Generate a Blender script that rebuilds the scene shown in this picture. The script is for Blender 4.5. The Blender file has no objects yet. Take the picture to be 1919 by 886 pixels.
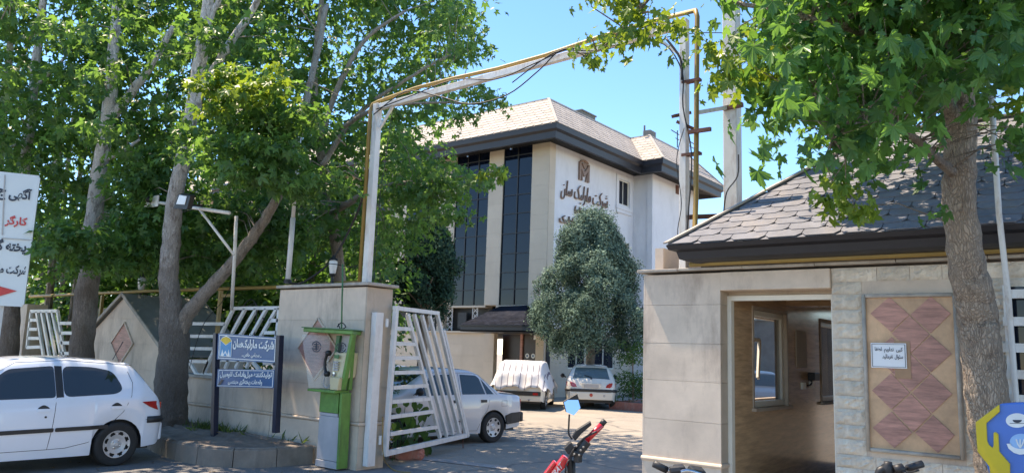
import bpy, bmesh, math, random
import numpy as np
from mathutils import Vector, Matrix
random.seed(7); RNG = np.random.default_rng(11)
SC = bpy.context.scene; COL = SC.collection
rad = math.radians
# ------------------------------------------------------------------ camera
FPX = 1450.0; PITCH = rad(8.6); ROLL = rad(2.0); YAW = rad(38); EYE = np.array([0, 0, 1.68])
_fw = np.array([-math.sin(YAW), math.cos(YAW), 0]); _rt = np.array([math.cos(YAW), math.sin(YAW), 0]); _z = np.array([0, 0, 1.0])
CF = _fw*math.cos(PITCH)+_z*math.sin(PITCH); _U = -_fw*math.sin(PITCH)+_z*math.cos(PITCH)
CR = math.cos(ROLL)*_rt+math.sin(ROLL)*_U; CU = -math.sin(ROLL)*_rt+math.cos(ROLL)*_U
cam = bpy.data.cameras.new('camera'); camo = bpy.data.objects.new('camera', cam); COL.objects.link(camo)
cam.sensor_width = 36; cam.lens = 36*FPX/1919; cam.clip_start = .05; cam.clip_end = 3000
camo.matrix_world = Matrix(((CR[0], CU[0], -CF[0], EYE[0]), (CR[1], CU[1], -CF[1], EYE[1]), (CR[2], CU[2], -CF[2], EYE[2]), (0, 0, 0, 1)))
SC.camera = camo
def ray(x, y): return CF+CR*(x-959.5)/FPX-CU*(y-443)/FPX
def _on(ax, x, y, v):
    d = ray(x, y); return EYE+d*(v-EYE[ax])/d[ax]
def onX(x, y, v): return _on(0, x, y, v)
def onY(x, y, v): return _on(1, x, y, v)
def onZ(x, y, v): return _on(2, x, y, v)
def atd(x, y, d): return EYE+ray(x, y)*d
def onP(x, y, p0, n):
    d = ray(x, y); return EYE+d*(np.dot(np.array(p0)-EYE, n)/np.dot(d, n))
# ------------------------------------------------------------------ sky and sun
SUN_EL = rad(64); SUN_DIR = np.array([-.985, -.14])          # horizontal direction towards the sun
SUN_DIR = SUN_DIR/np.linalg.norm(SUN_DIR)
w = bpy.data.worlds.new('World'); SC.world = w; w.use_nodes = True
nt = w.node_tree; bg = nt.nodes['Background']
sky = nt.nodes.new('ShaderNodeTexSky'); sky.sky_type = 'NISHITA'; sky.sun_disc = False
sky.sun_elevation = SUN_EL; sky.sun_rotation = math.atan2(SUN_DIR[0], SUN_DIR[1]); sky.air_density = 1.0; sky.dust_density = 0; sky.altitude = 1200; sky.ozone_density = 6.0
hs_ = nt.nodes.new('ShaderNodeHueSaturation'); hs_.inputs['Saturation'].default_value = 1.16; nt.links.new(sky.outputs[0], hs_.inputs['Color']); nt.links.new(hs_.outputs[0], bg.inputs[0]); bg.inputs[1].default_value = .12
sl = bpy.data.lights.new('sun', 'SUN'); sl.energy = 2.8; sl.angle = rad(.5); sl.color = (1, .96, .90)
so = bpy.data.objects.new('sun', sl); COL.objects.link(so)
_sv = Vector((SUN_DIR[0]*math.cos(SUN_EL), SUN_DIR[1]*math.cos(SUN_EL), math.sin(SUN_EL)))
so.rotation_euler = _sv.to_track_quat('Z', 'Y').to_euler()
SC.view_settings.view_transform = 'Standard'; SC.view_settings.look = 'None'; SC.view_settings.gamma = 1
SC.view_settings.exposure = 1.85
SC.view_settings.use_white_balance = True; SC.view_settings.white_balance_temperature = 8500; SC.view_settings.white_balance_tint = 15
SC.cycles.max_bounces = 8; SC.cycles.transparent_max_bounces = 12
# ------------------------------------------------------------------ materials
MATS = {}
def M(name, col, rough=.6, var=.15, scale=2.0, bump=.15, bscale=30, metal=0, stain=None, samt=.5, sscale=.8, orand=0, spec=.5, coat=0, detail=6, bdist=.01, strk=None):
    if name in MATS: return MATS[name]
    m = bpy.data.materials.new(name); m.use_nodes = True; N = m.node_tree.nodes; L = m.node_tree.links
    b = N['Principled BSDF']; b.inputs['Roughness'].default_value = rough; b.inputs['Metallic'].default_value = metal
    b.inputs['Specular IOR Level'].default_value = spec; b.inputs['Coat Weight'].default_value = coat; b.inputs['Coat Roughness'].default_value = .05
    tc = N.new('ShaderNodeTexCoord')
    n1 = N.new('ShaderNodeTexNoise'); n1.inputs['Scale'].default_value = scale; n1.inputs['Detail'].default_value = detail; n1.inputs['Roughness'].default_value = .65
    if strk:
        ms = N.new('ShaderNodeMapping'); ms.inputs['Rotation'].default_value = (0, strk[0], 0); ms.inputs['Scale'].default_value = strk[1]; L.new(tc.outputs['Object'], ms.inputs[0]); L.new(ms.outputs[0], n1.inputs['Vector'])
    else: L.new(tc.outputs['Object'], n1.inputs['Vector'])
    mx = N.new('ShaderNodeMix'); mx.data_type = 'RGBA'
    rp = N.new('ShaderNodeMapRange'); rp.inputs[1].default_value = .3; rp.inputs[2].default_value = .7
    L.new(n1.outputs['Fac'], rp.inputs[0]); L.new(rp.outputs[0], mx.inputs[0])
    mx.inputs[6].default_value = (*[max(0, c*(1-var)) for c in col], 1); mx.inputs[7].default_value = (*[min(1, c*(1+var)) for c in col], 1)
    out = mx.outputs[2]
    if stain:
        n2 = N.new('ShaderNodeTexNoise'); n2.inputs['Scale'].default_value = sscale; n2.inputs['Detail'].default_value = 8; n2.inputs['Roughness'].default_value = .72
        mp = N.new('ShaderNodeMapping'); mp.inputs['Scale'].default_value = (1, 1, .3); mp.inputs['Location'].default_value = (3.1, 7.7, 1.3)
        L.new(tc.outputs['Object'], mp.inputs[0]); L.new(mp.outputs[0], n2.inputs['Vector'])
        r2 = N.new('ShaderNodeMapRange'); r2.inputs[1].default_value = .5; r2.inputs[2].default_value = .72; r2.inputs[4].default_value = samt
        L.new(n2.outputs['Fac'], r2.inputs[0])
        m2 = N.new('ShaderNodeMix'); m2.data_type = 'RGBA'; L.new(r2.outputs[0], m2.inputs[0]); L.new(out, m2.inputs[6]); m2.inputs[7].default_value = (*stain, 1)
        out = m2.outputs[2]
    if orand:
        oi = N.new('ShaderNodeObjectInfo'); hs = N.new('ShaderNodeHueSaturation')
        r3 = N.new('ShaderNodeMapRange'); r3.inputs[3].default_value = 1-orand; r3.inputs[4].default_value = 1+orand
        L.new(oi.outputs['Random'], r3.inputs[0]); L.new(r3.outputs[0], hs.inputs['Value']); L.new(out, hs.inputs['Color']); out = hs.outputs[0]
    L.new(out, b.inputs['Base Color'])
    if bump:
        n3 = N.new('ShaderNodeTexNoise'); n3.inputs['Scale'].default_value = bscale; n3.inputs['Detail'].default_value = 5
        L.new(tc.outputs['Object'], n3.inputs['Vector'])
        bp = N.new('ShaderNodeBump'); bp.inputs['Strength'].default_value = bump; bp.inputs['Distance'].default_value = bdist
        L.new(n3.outputs['Fac'], bp.inputs['Height']); L.new(bp.outputs[0], b.inputs['Normal'])
    MATS[name] = m; return m
def glass_mat(name, col, rough=.03, alpha=1.0, spec=.8, metal=0):
    m = bpy.data.materials.new(name); m.use_nodes = True; N = m.node_tree.nodes; L = m.node_tree.links
    b = N['Principled BSDF']; b.inputs['Base Color'].default_value = (*col, 1); b.inputs['Roughness'].default_value = rough
    b.inputs['Specular IOR Level'].default_value = spec; b.inputs['Metallic'].default_value = metal; b.inputs['Alpha'].default_value = alpha
    tc = N.new('ShaderNodeTexCoord'); n3 = N.new('ShaderNodeTexNoise'); n3.inputs['Scale'].default_value = .9
    L.new(tc.outputs['Object'], n3.inputs['Vector']); bp = N.new('ShaderNodeBump'); bp.inputs['Strength'].default_value = .06; bp.inputs['Distance'].default_value = .05
    L.new(n3.outputs['Fac'], bp.inputs['Height']); L.new(bp.outputs[0], b.inputs['Normal'])
    MATS[name] = m; return m
def leaf_mat(name, a, b_, tl, random_obj=False, tr=.42, ro=.42):
    m = bpy.data.materials.new(name); m.use_nodes = True; N = m.node_tree.nodes; L = m.node_tree.links
    p = N['Principled BSDF']; out = N['Material Output']; p.inputs['Roughness'].default_value = ro; p.inputs['Specular IOR Level'].default_value = .45 if ro < .6 else .15
    if random_obj: s = N.new('ShaderNodeObjectInfo').outputs['Random']
    else:
        at = N.new('ShaderNodeAttribute'); at.attribute_name = 'lc'; s = at.outputs['Fac']
    mx = N.new('ShaderNodeMix'); mx.data_type = 'RGBA'; L.new(s, mx.inputs[0]); mx.inputs[6].default_value = (*a, 1); mx.inputs[7].default_value = (*b_, 1)
    L.new(mx.outputs[2], p.inputs['Base Color'])
    t = N.new('ShaderNodeBsdfTranslucent'); m3 = N.new('ShaderNodeMix'); m3.data_type = 'RGBA'; L.new(s, m3.inputs[0])
    m3.inputs[6].default_value = (*[c*.55 for c in tl], 1); m3.inputs[7].default_value = (*tl, 1); L.new(m3.outputs[2], t.inputs[0])
    ms = N.new('ShaderNodeMixShader'); ms.inputs[0].default_value = tr; L.new(p.outputs[0], ms.inputs[1]); L.new(t.outputs[0], ms.inputs[2]); L.new(ms.outputs[0], out.inputs[0])
    MATS[name] = m; return m
def bark_mat(name, low, high, z0, z1, patch):
    m = bpy.data.materials.new(name); m.use_nodes = True; N = m.node_tree.nodes; L = m.node_tree.links
    b = N['Principled BSDF']; b.inputs['Roughness'].default_value = .9
    tc = N.new('ShaderNodeTexCoord'); sp = N.new('ShaderNodeSeparateXYZ'); L.new(tc.outputs['Object'], sp.inputs[0])
    n0 = N.new('ShaderNodeTexNoise'); n0.inputs['Scale'].default_value = 2.2; n0.inputs['Detail'].default_value = 6; L.new(tc.outputs['Object'], n0.inputs['Vector'])
    ad = N.new('ShaderNodeMath'); ad.operation = 'MULTIPLY_ADD'; L.new(n0.outputs['Fac'], ad.inputs[0]); ad.inputs[1].default_value = 3.0; L.new(sp.outputs['Z'], ad.inputs[2])
    mr = N.new('ShaderNodeMapRange'); mr.inputs[1].default_value = z0+1.2; mr.inputs[2].default_value = z1+1.8; L.new(ad.outputs[0], mr.inputs[0])
    mx = N.new('ShaderNodeMix'); mx.data_type = 'RGBA'; L.new(mr.outputs[0], mx.inputs[0]); mx.inputs[6].default_value = (*low, 1); mx.inputs[7].default_value = (*high, 1)
    mp = N.new('ShaderNodeMapping'); mp.inputs['Scale'].default_value = (1, 1, .35); L.new(tc.outputs['Object'], mp.inputs[0])
    n1 = N.new('ShaderNodeTexNoise'); n1.inputs['Scale'].default_value = 13; n1.inputs['Detail'].default_value = 10; n1.inputs['Roughness'].default_value = .7; L.new(mp.outputs[0], n1.inputs['Vector'])
    r2 = N.new('ShaderNodeMapRange'); r2.inputs[1].default_value = .52; r2.inputs[2].default_value = .62; r2.inputs[4].default_value = .75; L.new(n1.outputs['Fac'], r2.inputs[0])
    m2 = N.new('ShaderNodeMix'); m2.data_type = 'RGBA'; L.new(r2.outputs[0], m2.inputs[0]); L.new(mx.outputs[2], m2.inputs[6]); m2.inputs[7].default_value = (*patch, 1)
    mp3 = N.new('ShaderNodeMapping'); mp3.inputs['Scale'].default_value = (1, 1, .28); L.new(tc.outputs['Object'], mp3.inputs[0])
    vo = N.new('ShaderNodeTexVoronoi'); vo.feature = 'DISTANCE_TO_EDGE'; vo.inputs['Scale'].default_value = 55; vo.inputs['Randomness'].default_value = 1; nd = N.new('ShaderNodeTexNoise'); nd.inputs['Scale'].default_value = 11; nd.inputs['Detail'].default_value = 5; L.new(mp3.outputs[0], nd.inputs['Vector']); vm = N.new('ShaderNodeVectorMath'); vm.operation = 'MULTIPLY_ADD'; vm.inputs[1].default_value = (.12, .12, .12); L.new(nd.outputs['Color'], vm.inputs[0]); L.new(mp3.outputs[0], vm.inputs[2]); L.new(vm.outputs[0], vo.inputs['Vector'])
    n4 = N.new('ShaderNodeTexNoise'); n4.inputs['Scale'].default_value = 30; n4.inputs['Detail'].default_value = 8; L.new(mp3.outputs[0], n4.inputs['Vector'])
    r4 = N.new('ShaderNodeMapRange'); r4.inputs[1].default_value = 0; r4.inputs[2].default_value = .18; r4.inputs[3].default_value = .74; r4.inputs[4].default_value = 1; L.new(vo.outputs['Distance'], r4.inputs[0])
    m4 = N.new('ShaderNodeMix'); m4.data_type = 'RGBA'; m4.blend_type = 'MULTIPLY'; m4.inputs[0].default_value = 1
    L.new(m2.outputs[2], m4.inputs[6]); L.new(r4.outputs[0], m4.inputs[7]); L.new(m4.outputs[2], b.inputs['Base Color'])
    sm = N.new('ShaderNodeMath'); sm.operation = 'ADD'; L.new(n4.outputs['Fac'], sm.inputs[0]); L.new(r4.outputs[0], sm.inputs[1])
    bp = N.new('ShaderNodeBump'); bp.inputs['Strength'].default_value = 1; bp.inputs['Distance'].default_value = .035; L.new(sm.outputs[0], bp.inputs['Height']); L.new(bp.outputs[0], b.inputs['Normal'])
    MATS[name] = m; return m
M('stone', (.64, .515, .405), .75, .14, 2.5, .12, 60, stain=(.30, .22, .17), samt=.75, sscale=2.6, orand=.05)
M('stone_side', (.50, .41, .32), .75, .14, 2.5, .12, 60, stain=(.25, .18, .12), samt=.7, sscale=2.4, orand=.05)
M('coping', (.40, .36, .31), .8, .25, 6, .2, 50, stain=(.18, .14, .11), samt=.5, sscale=4)
M('split_stone', (.71, .62, .505), .8, .2, 9, .9, 20, stain=(.27, .22, .17), samt=.55, sscale=3, orand=.1, bdist=.03)
M('facade_stone', (.57, .48, .375), .7, .06, 1.2, .05, 30, stain=(.42, .36, .28), samt=.35, sscale=.7, orand=.04)
M('white_plaster', (.70, .70, .71), .8, .04, 1.5, .05, 30, stain=(.40, .40, .40), samt=.4, sscale=.9)
M('pink_stone', (.45, .215, .165), .5, .38, 5, .06, 40, orand=.10, stain=(.26, .12, .08), samt=.5, sscale=3, strk=(.78, (1, 1, 7)))
M('white_paint', (.68, .68, .66), .45, .06, 6, .06, 60, stain=(.30, .22, .15), samt=.35, sscale=7)
M('rusty_white', (.72, .70, .65), .55, .08, 5, .1, 50, stain=(.32, .17, .08), samt=.6, sscale=9)
M('yellow_pipe', (.29, .185, .045), .45, .12, 5, .06, 40, stain=(.22, .13, .05), samt=.6, sscale=5)
M('rust', (.14, .06, .04), .8, .35, 12, .2, 50)
M('black_fascia', (.018, .019, .024), .45, .15, 3, .04, 30)
M('black_metal', (.015, .015, .016), .5, .2, 10, .05, 50)
M('dark_plastic', (.02, .021, .023), .5, .15, 10, .08, 120)
M('cable', (.014, .014, .016), .6, .1, 8, 0)
M('car_white', (.70, .75, .82), .28, .015, 1, 0, coat=1.0, stain=(.60, .58, .54), samt=.18, sscale=3)
M('car_cream', (.66, .62, .54), .3, .015, 1, 0, coat=1.0, stain=(.6, .56, .48), samt=.2, sscale=3)
M('car_silver', (.56, .57, .58), .3, .015, 1, 0, coat=1.0, stain=(.52, .5, .46), samt=.2, sscale=3)
M('car_blue', (.10, .28, .50), .3, .03, 1, 0, coat=.8)
M('car_dark', (.05, .06, .07), .3, .03, 1, 0, coat=.8)
M('rubber', (.022, .022, .022), .85, .2, 10, .2, 80)
M('rim_silver', (.50, .50, .50), .35, .08, 8, .03, 40, metal=.3)
M('tail_red', (.42, .012, .012), .18, .15, 12, .05, 60, coat=1)
M('plate', (.42, .40, .38), .5, .04, 8, 0)
M('green_paint', (.10, .25, .05), .5, .2, 7, .08, 40, stain=(.055, .11, .04), samt=.8, sscale=6)
M('green_dark', (.03, .14, .045), .45, .12, 5, .06, 40)
M('booth_panel', (.38, .38, .39), .5, .10, 4, .06, 40, stain=(.24, .25, .28), samt=.4, sscale=6)
M('cream_plastic', (.55, .47, .28), .4, .08, 8, .03, 40)
M('blue_sign', (.004, .085, .22), .35, .15, 5, .03, 40, stain=(.012, .05, .18), samt=.4, sscale=6)
M('blue_post', (.008, .014, .036), .4, .2, 6, .05, 50, stain=(.02, .02, .05), samt=.5, sscale=8)
M('white_print', (.72, .74, .72), .5, .1, 9, 0)
M('yellow_print', (.72, .45, .02), .5, .12, 9, 0)
M('cyan_print', (.03, .26, .50), .5, .12, 9, 0)
M('black_print', (.02, .03, .05), .5, .1, 9, 0)
M('red_print', (.60, .05, .045), .5, .1, 9, 0)
M('paper', (.80, .82, .84), .6, .03, 6, .04, 10)
M('tape', (.36, .19, .10), .3, .15, 6, .1, 20)
M('board_white', (.62, .68, .68), .35, .03, 2, .02, 20)
M('brown_marble', (.54, .35, .20), .12, .32, 3.0, .01, 20, detail=9, strk=(0, (1, 1, 9)))
M('window_frame', (.74, .70, .60), .4, .06, 8, .03, 40)
M('shingle_tan', (.42, .37, .32), .9, .12, 2, .3, 90, orand=.10)
M('shingle_grey', (.165, .172, .195), .9, .2, 5, .5, 120, orand=.07, stain=(.30, .26, .22), samt=.5, sscale=2.5)
M('shingle_black', (.012, .015, .024), .95, .3, 2, .3, 60, spec=.1, orand=.3, stain=(.05, .05, .06), samt=.5, sscale=2)
M('roof_membrane', (.17, .175, .16), .85, .2, 2, .3, 40)
M('concrete', (.30, .28, .26), .9, .2, 3, .3, 40, stain=(.16, .14, .12), samt=.5, sscale=3)
M('curb_stone', (.20, .172, .145), .9, .22, 4, .35, 30, stain=(.13, .115, .10), samt=.6, sscale=5, orand=.08)
M('red_curb', (.42, .16, .12), .85, .2, 6, .3, 30, stain=(.35, .3, .26), samt=.7, sscale=9)
M('soil', (.16, .125, .10), .95, .3, 3, .6, 25, stain=(.26, .215, .18), samt=.5, sscale=4)
M('brass_text', (.27, .17, .125), .45, .15, 8, .05, 40)
M('red_paint', (.62, .015, .02), .25, .06, 6, .02, 30, coat=.8)
M('chrome', (.5, .5, .52), .2, .1, 8, 0, metal=1)
M('mirror_glass', (.75, .8, .9), .02, .02, 2, 0, metal=1)
M('sign_yellow', (.62, .44, .015), .4, .08, 5, .03, 30, stain=(.4, .3, .06), samt=.3, sscale=8)
M('sign_blue', (.035, .16, .50), .4, .1, 3, .03, 30)
M('sign_light_blue', (.22, .45, .72), .4, .1, 8, 0)
M('grey_room', (.22, .22, .22), .8, .1, 3, .1, 30)
M('lamp_glass', (.72, .72, .68), .25, .04, 6, 0, spec=.6)
M('brown_door', (.030, .014, .009), .35, .3, 5, .03, 30)
glass_mat('facade_glass', (.003, .007, .018), .015, 1, .34)
glass_mat('car_glass', (.012, .018, .02), .03, .93, .9)
glass_mat('car_glass_light', (.05, .10, .11), .03, .8, .9)
glass_mat('window_glass', (.05, .07, .08), .01, .28, .9)
glass_mat('clear_plastic', (.5, .55, .58), .1, .35, .6)
M('tan_marble', (.58, .35, .20), .4, .25, 5, .06, 30, stain=(.30, .17, .09), samt=.5, sscale=4, orand=.1)
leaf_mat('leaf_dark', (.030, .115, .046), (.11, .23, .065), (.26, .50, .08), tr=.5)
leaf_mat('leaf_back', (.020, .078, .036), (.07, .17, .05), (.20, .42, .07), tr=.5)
leaf_mat('leaf_bright', (.06, .17, .03), (.17, .28, .04), (.40, .55, .05))
leaf_mat('leaf_single', (.024, .12, .046), (.13, .28, .065), (.24, .52, .08), True, .46)
leaf_mat('leaf_single_bright', (.06, .17, .03), (.17, .28, .04), (.40, .55, .05), True, .45)
leaf_mat('leaf_right', (.024, .12, .046), (.11, .27, .065), (.24, .52, .08), False, .46)
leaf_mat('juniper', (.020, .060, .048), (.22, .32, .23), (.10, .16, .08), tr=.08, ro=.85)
leaf_mat('cypress', (.018, .055, .040), (.05, .11, .07), (.05, .1, .04), tr=.12, ro=.8)
leaf_mat('shrub', (.035, .10, .03), (.09, .2, .05), (.18, .32, .05))
leaf_mat('grass_blade', (.06, .12, .03), (.18, .22, .06), (.2, .3, .06))
bark_mat('bark_left', (.19, .155, .13), (.74, .71, .66), 2.2, 5.0, (.16, .125, .10))
bark_mat('bark_right', (.40, .32, .25), (.52, .46, .38), 3.4, 8.0, (.20, .145, .11))
bark_mat('bark_limb', (.33, .27, .22), (.42, .39, .33), 3, 7, (.17, .13, .10))
# ------------------------------------------------------------------ mesh helpers
V = lambda *a: np.array(a, float)
def unit(v): v = np.array(v, float); return v/(np.linalg.norm(v)+1e-12)
class MB:
    def __init__(s): s.v = []; s.f = []
    def add(s, vs, fs):
        n = len(s.v); s.v += [tuple(map(float, p)) for p in vs]; s.f += [tuple(i+n for i in f) for f in fs]; return s
    def box(s, x0, x1, y0, y1, z0, z1):
        return s.add([(x0, y0, z0), (x1, y0, z0), (x1, y1, z0), (x0, y1, z0), (x0, y0, z1), (x1, y0, z1), (x1, y1, z1), (x0, y1, z1)],
                     [(3, 2, 1, 0), (4, 5, 6, 7), (0, 1, 5, 4), (1, 2, 6, 5), (2, 3, 7, 6), (3, 0, 4, 7)])
    def prism(s, poly, off):
        poly = [np.array(p, float) for p in poly]; off = np.array(off, float); n = len(poly)
        nn = sum((np.cross(poly[i]-poly[0], poly[(i+1) % n]-poly[0]) for i in range(n)), V(0, 0, 0))
        if np.dot(nn, off) > 0: poly = poly[::-1]
        return s.add(poly+[p+off for p in poly], [tuple(range(n)), tuple(range(2*n-1, n-1, -1))]+[(i, i+n, (i+1) % n+n, (i+1) % n) for i in range(n)])
    def bar(s, p, q, w, h, up=(0, 0, 1)):
        p = np.array(p, float); q = np.array(q, float); d = unit(q-p); a = unit(np.cross(d, up)); b = np.cross(a, d)
        a = a*w/2; b = b*h/2
        return s.prism([p-a-b, p+a-b, p+a+b, p-a+b], q-p)
    def tube(s, pts, r, n=8, cap=True, jit=0):
        pts = [np.array(p, float) for p in pts]; k = len(pts); R = r if hasattr(r, '__len__') else [r]*k
        base = len(s.v); prev = None
        for i, p in enumerate(pts):
            t = unit(pts[min(i+1, k-1)]-pts[max(i-1, 0)])
            if prev is None: a = unit(np.cross(t, (0, 0, 1) if abs(t[2]) < .9 else (0, 1, 0)))
            else: a = unit(prev-t*np.dot(prev, t))
            prev = a; b = np.cross(t, a)
            for j in range(n):
                th = 2*math.pi*j/n; rr = R[i]*(1+(jit*(math.sin(j*2.3+i*.7)+math.sin(i*1.9+j*1.1))*.5 if jit else 0))
                s.v.append(tuple(p+(a*math.cos(th)+b*math.sin(th))*rr))
        for i in range(k-1):
            for j in range(n):
                s.f.append((base+i*n+j, base+i*n+(j+1) % n, base+(i+1)*n+(j+1) % n, base+(i+1)*n+j))
        if cap: s.f.append(tuple(base+j for j in range(n))[::-1]); s.f.append(tuple(base+(k-1)*n+j for j in range(n)))
        return s
    def lathe(s, c, ax, prof, n=24):        # prof: list of (along, radius)
        c = np.array(c, float); t = unit(ax); a = unit(np.cross(t, (0, 0, 1) if abs(t[2]) < .9 else (0, 1, 0))); b = np.cross(t, a); base = len(s.v)
        for (h, r) in prof:
            for j in range(n):
                th = 2*math.pi*j/n; s.v.append(tuple(c+t*h+(a*math.cos(th)+b*math.sin(th))*r))
        for i in range(len(prof)-1):
            for j in range(n): s.f.append((base+i*n+j, base+i*n+(j+1) % n, base+(i+1)*n+(j+1) % n, base+(i+1)*n+j))
        return s
    def build(s, name, mat, parent=None, smooth=False, bevel=0, label=None, kind=None):
        me = bpy.data.meshes.new(name); me.from_pydata(s.v, [], s.f); me.update()
        o = link(name, me, mat, parent, label, kind)
        if smooth: me.polygons.foreach_set('use_smooth', [True]*len(me.polygons))
        if bevel:
            bv = o.modifiers.new('bevel', 'BEVEL'); bv.width = bevel; bv.segments = 2; bv.limit_method = 'ANGLE'; bv.angle_limit = rad(40)
        return o
def link(name, me, mat, parent=None, label=None, kind=None):
    o = bpy.data.objects.new(name, me); COL.objects.link(o)
    if mat is not None and not me.materials: me.materials.append(MATS[mat] if isinstance(mat, str) else mat)
    if parent is not None:
        o.parent = parent
        if parent.get('_w'): o.matrix_parent_inverse = Matrix.Translation(-parent.location)
    if label: o['label'] = label
    if kind: o['kind'] = kind
    return o
def thing(name, label, cat, loc=(0, 0, 0), rz=0, group=None, local=False):
    o = bpy.data.objects.new(name, None); COL.objects.link(o); o.location = [float(c) for c in loc]; o.rotation_euler = (0, 0, rz)
    o.empty_display_size = .1
    o['label'] = label; o['category'] = cat
    if group: o['group'] = group
    if not local: o['_w'] = 1
    return o
def tag(o, label, cat, group=None):
    o['label'] = label; o['category'] = cat
    if group: o['group'] = group
    return o
def struct(o): o['kind'] = 'structure'; return o
def shared(name, me, mat, parent, mat4=None):
    o = link(name, me, mat, parent)
    if mat4 is not None: o.matrix_basis = mat4
    return o
def box(name, mat, parent, x0, x1, y0, y1, z0, z1, bevel=0, **k): return MB().box(x0, x1, y0, y1, z0, z1).build(name, mat, parent, bevel=bevel, **k)
def spline(pts, n=6):
    P = np.array(pts, float); out = []
    for i in range(len(P)-1):
        p0 = P[max(i-1, 0)]; p1 = P[i]; p2 = P[i+1]; p3 = P[min(i+2, len(P)-1)]
        for k in range(n):
            t = k/n; out.append(.5*((2*p1)+(-p0+p2)*t+(2*p0-5*p1+4*p2-p3)*t*t+(-p0+3*p1-3*p2+p3)*t**3))
    out.append(P[-1]); return np.array(out)
# ------------------------------------------------------------------ lettering
AR = {'ا': (0xFE8D, 2), 'آ': (0xFE81, 2), 'ب': (0xFE8F, 4), 'پ': (0xFB56, 4), 'ت': (0xFE95, 4), 'ج': (0xFE9D, 4), 'خ': (0xFEA5, 4), 'د': (0xFEA9, 2), 'ذ': (0xFEAB, 2), 'ر': (0xFEAD, 2), 'س': (0xFEB1, 4), 'ش': (0xFEB5, 4), 'ص': (0xFEB9, 4), 'ط': (0xFEC1, 4), 'ع': (0xFEC9, 4), 'ف': (0xFED1, 4), 'ق': (0xFED5, 4), 'ک': (0xFB8E, 4), 'گ': (0xFB92, 4), 'ل': (0xFEDD, 4), 'م': (0xFEE1, 4), 'ن': (0xFEE5, 4), 'ه': (0xFEE9, 4), 'و': (0xFEED, 2), 'ی': (0xFBFC, 4), 'ئ': (0xFE89, 4)}
def shape(s, joinnext=False):
    out = []
    for i, c in enumerate(s):
        if c not in AR: out.append({'\u200c': '', '(': ')', ')': '(', '«': '»', '»': '«'}.get(c, c)); continue
        b, n = AR[c]; p = i > 0 and s[i-1] in AR and AR[s[i-1]][1] == 4; x = n == 4 and ((i+1 < len(s) and s[i+1] in AR) or (joinnext and i == len(s)-1))
        k = (3 if x else 1) if p else (2 if x else 0)
        out.append('ه' if c == 'ه' and k == 0 else chr(b+k))
    return ''.join(reversed(out))
def text(s, mat, parent, ll, right, up, depth=.004, name='lettering', bold=.02, raw=False, shear=0, joinnext=False, arc=0):
    """letters filling the box ll + right x up; depth along the outward normal"""
    cu = bpy.data.curves.new('t', 'FONT'); cu.body = s if raw else shape(s, joinnext); cu.offset = bold; cu.resolution_u = 3; cu.shear = shear
    t = bpy.data.objects.new('t', cu); COL.objects.link(t); bpy.context.view_layer.update()
    me = bpy.data.meshes.new_from_object(t.evaluated_get(bpy.context.evaluated_depsgraph_get())); bpy.data.objects.remove(t)
    bm = bmesh.new(); bm.from_mesh(me); seen = set(); k = 0
    v = np.array([x.co[:] for x in bm.verts]); mn = v.min(0); sz = v.max(0)-mn+1e-9
    ll = np.array(ll, float); right = np.array(right, float); up = np.array(up, float); nn = unit(np.cross(right, up))
    bm.verts.ensure_lookup_table(); isl = {}
    for s0 in bm.verts:
        if s0.index in seen: continue
        st = [s0]; seen.add(s0.index)
        while st:
            q = st.pop(); isl[q.index] = k
            for e in q.link_edges:
                o2 = e.other_vert(q)
                if o2.index not in seen: seen.add(o2.index); st.append(o2)
        k += 1
    for x in bm.verts:
        a = (x.co.x-mn[0])/sz[0]; b = (x.co.y-mn[1])/sz[1]
        x.co = Vector(ll+right*a+up*(b+arc*a)+nn*(depth+(isl[x.index] % 4)*.0006))
    if depth > .01:
        r = bmesh.ops.extrude_face_region(bm, geom=bm.faces[:]); 
        for x in [g for g in r['geom'] if isinstance(g, bmesh.types.BMVert)]: x.co -= Vector(nn*(depth-.002))
    bm.to_mesh(me); bm.free(); me.name = name; me.materials.clear()
    return link(name, me, mat, parent)
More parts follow.
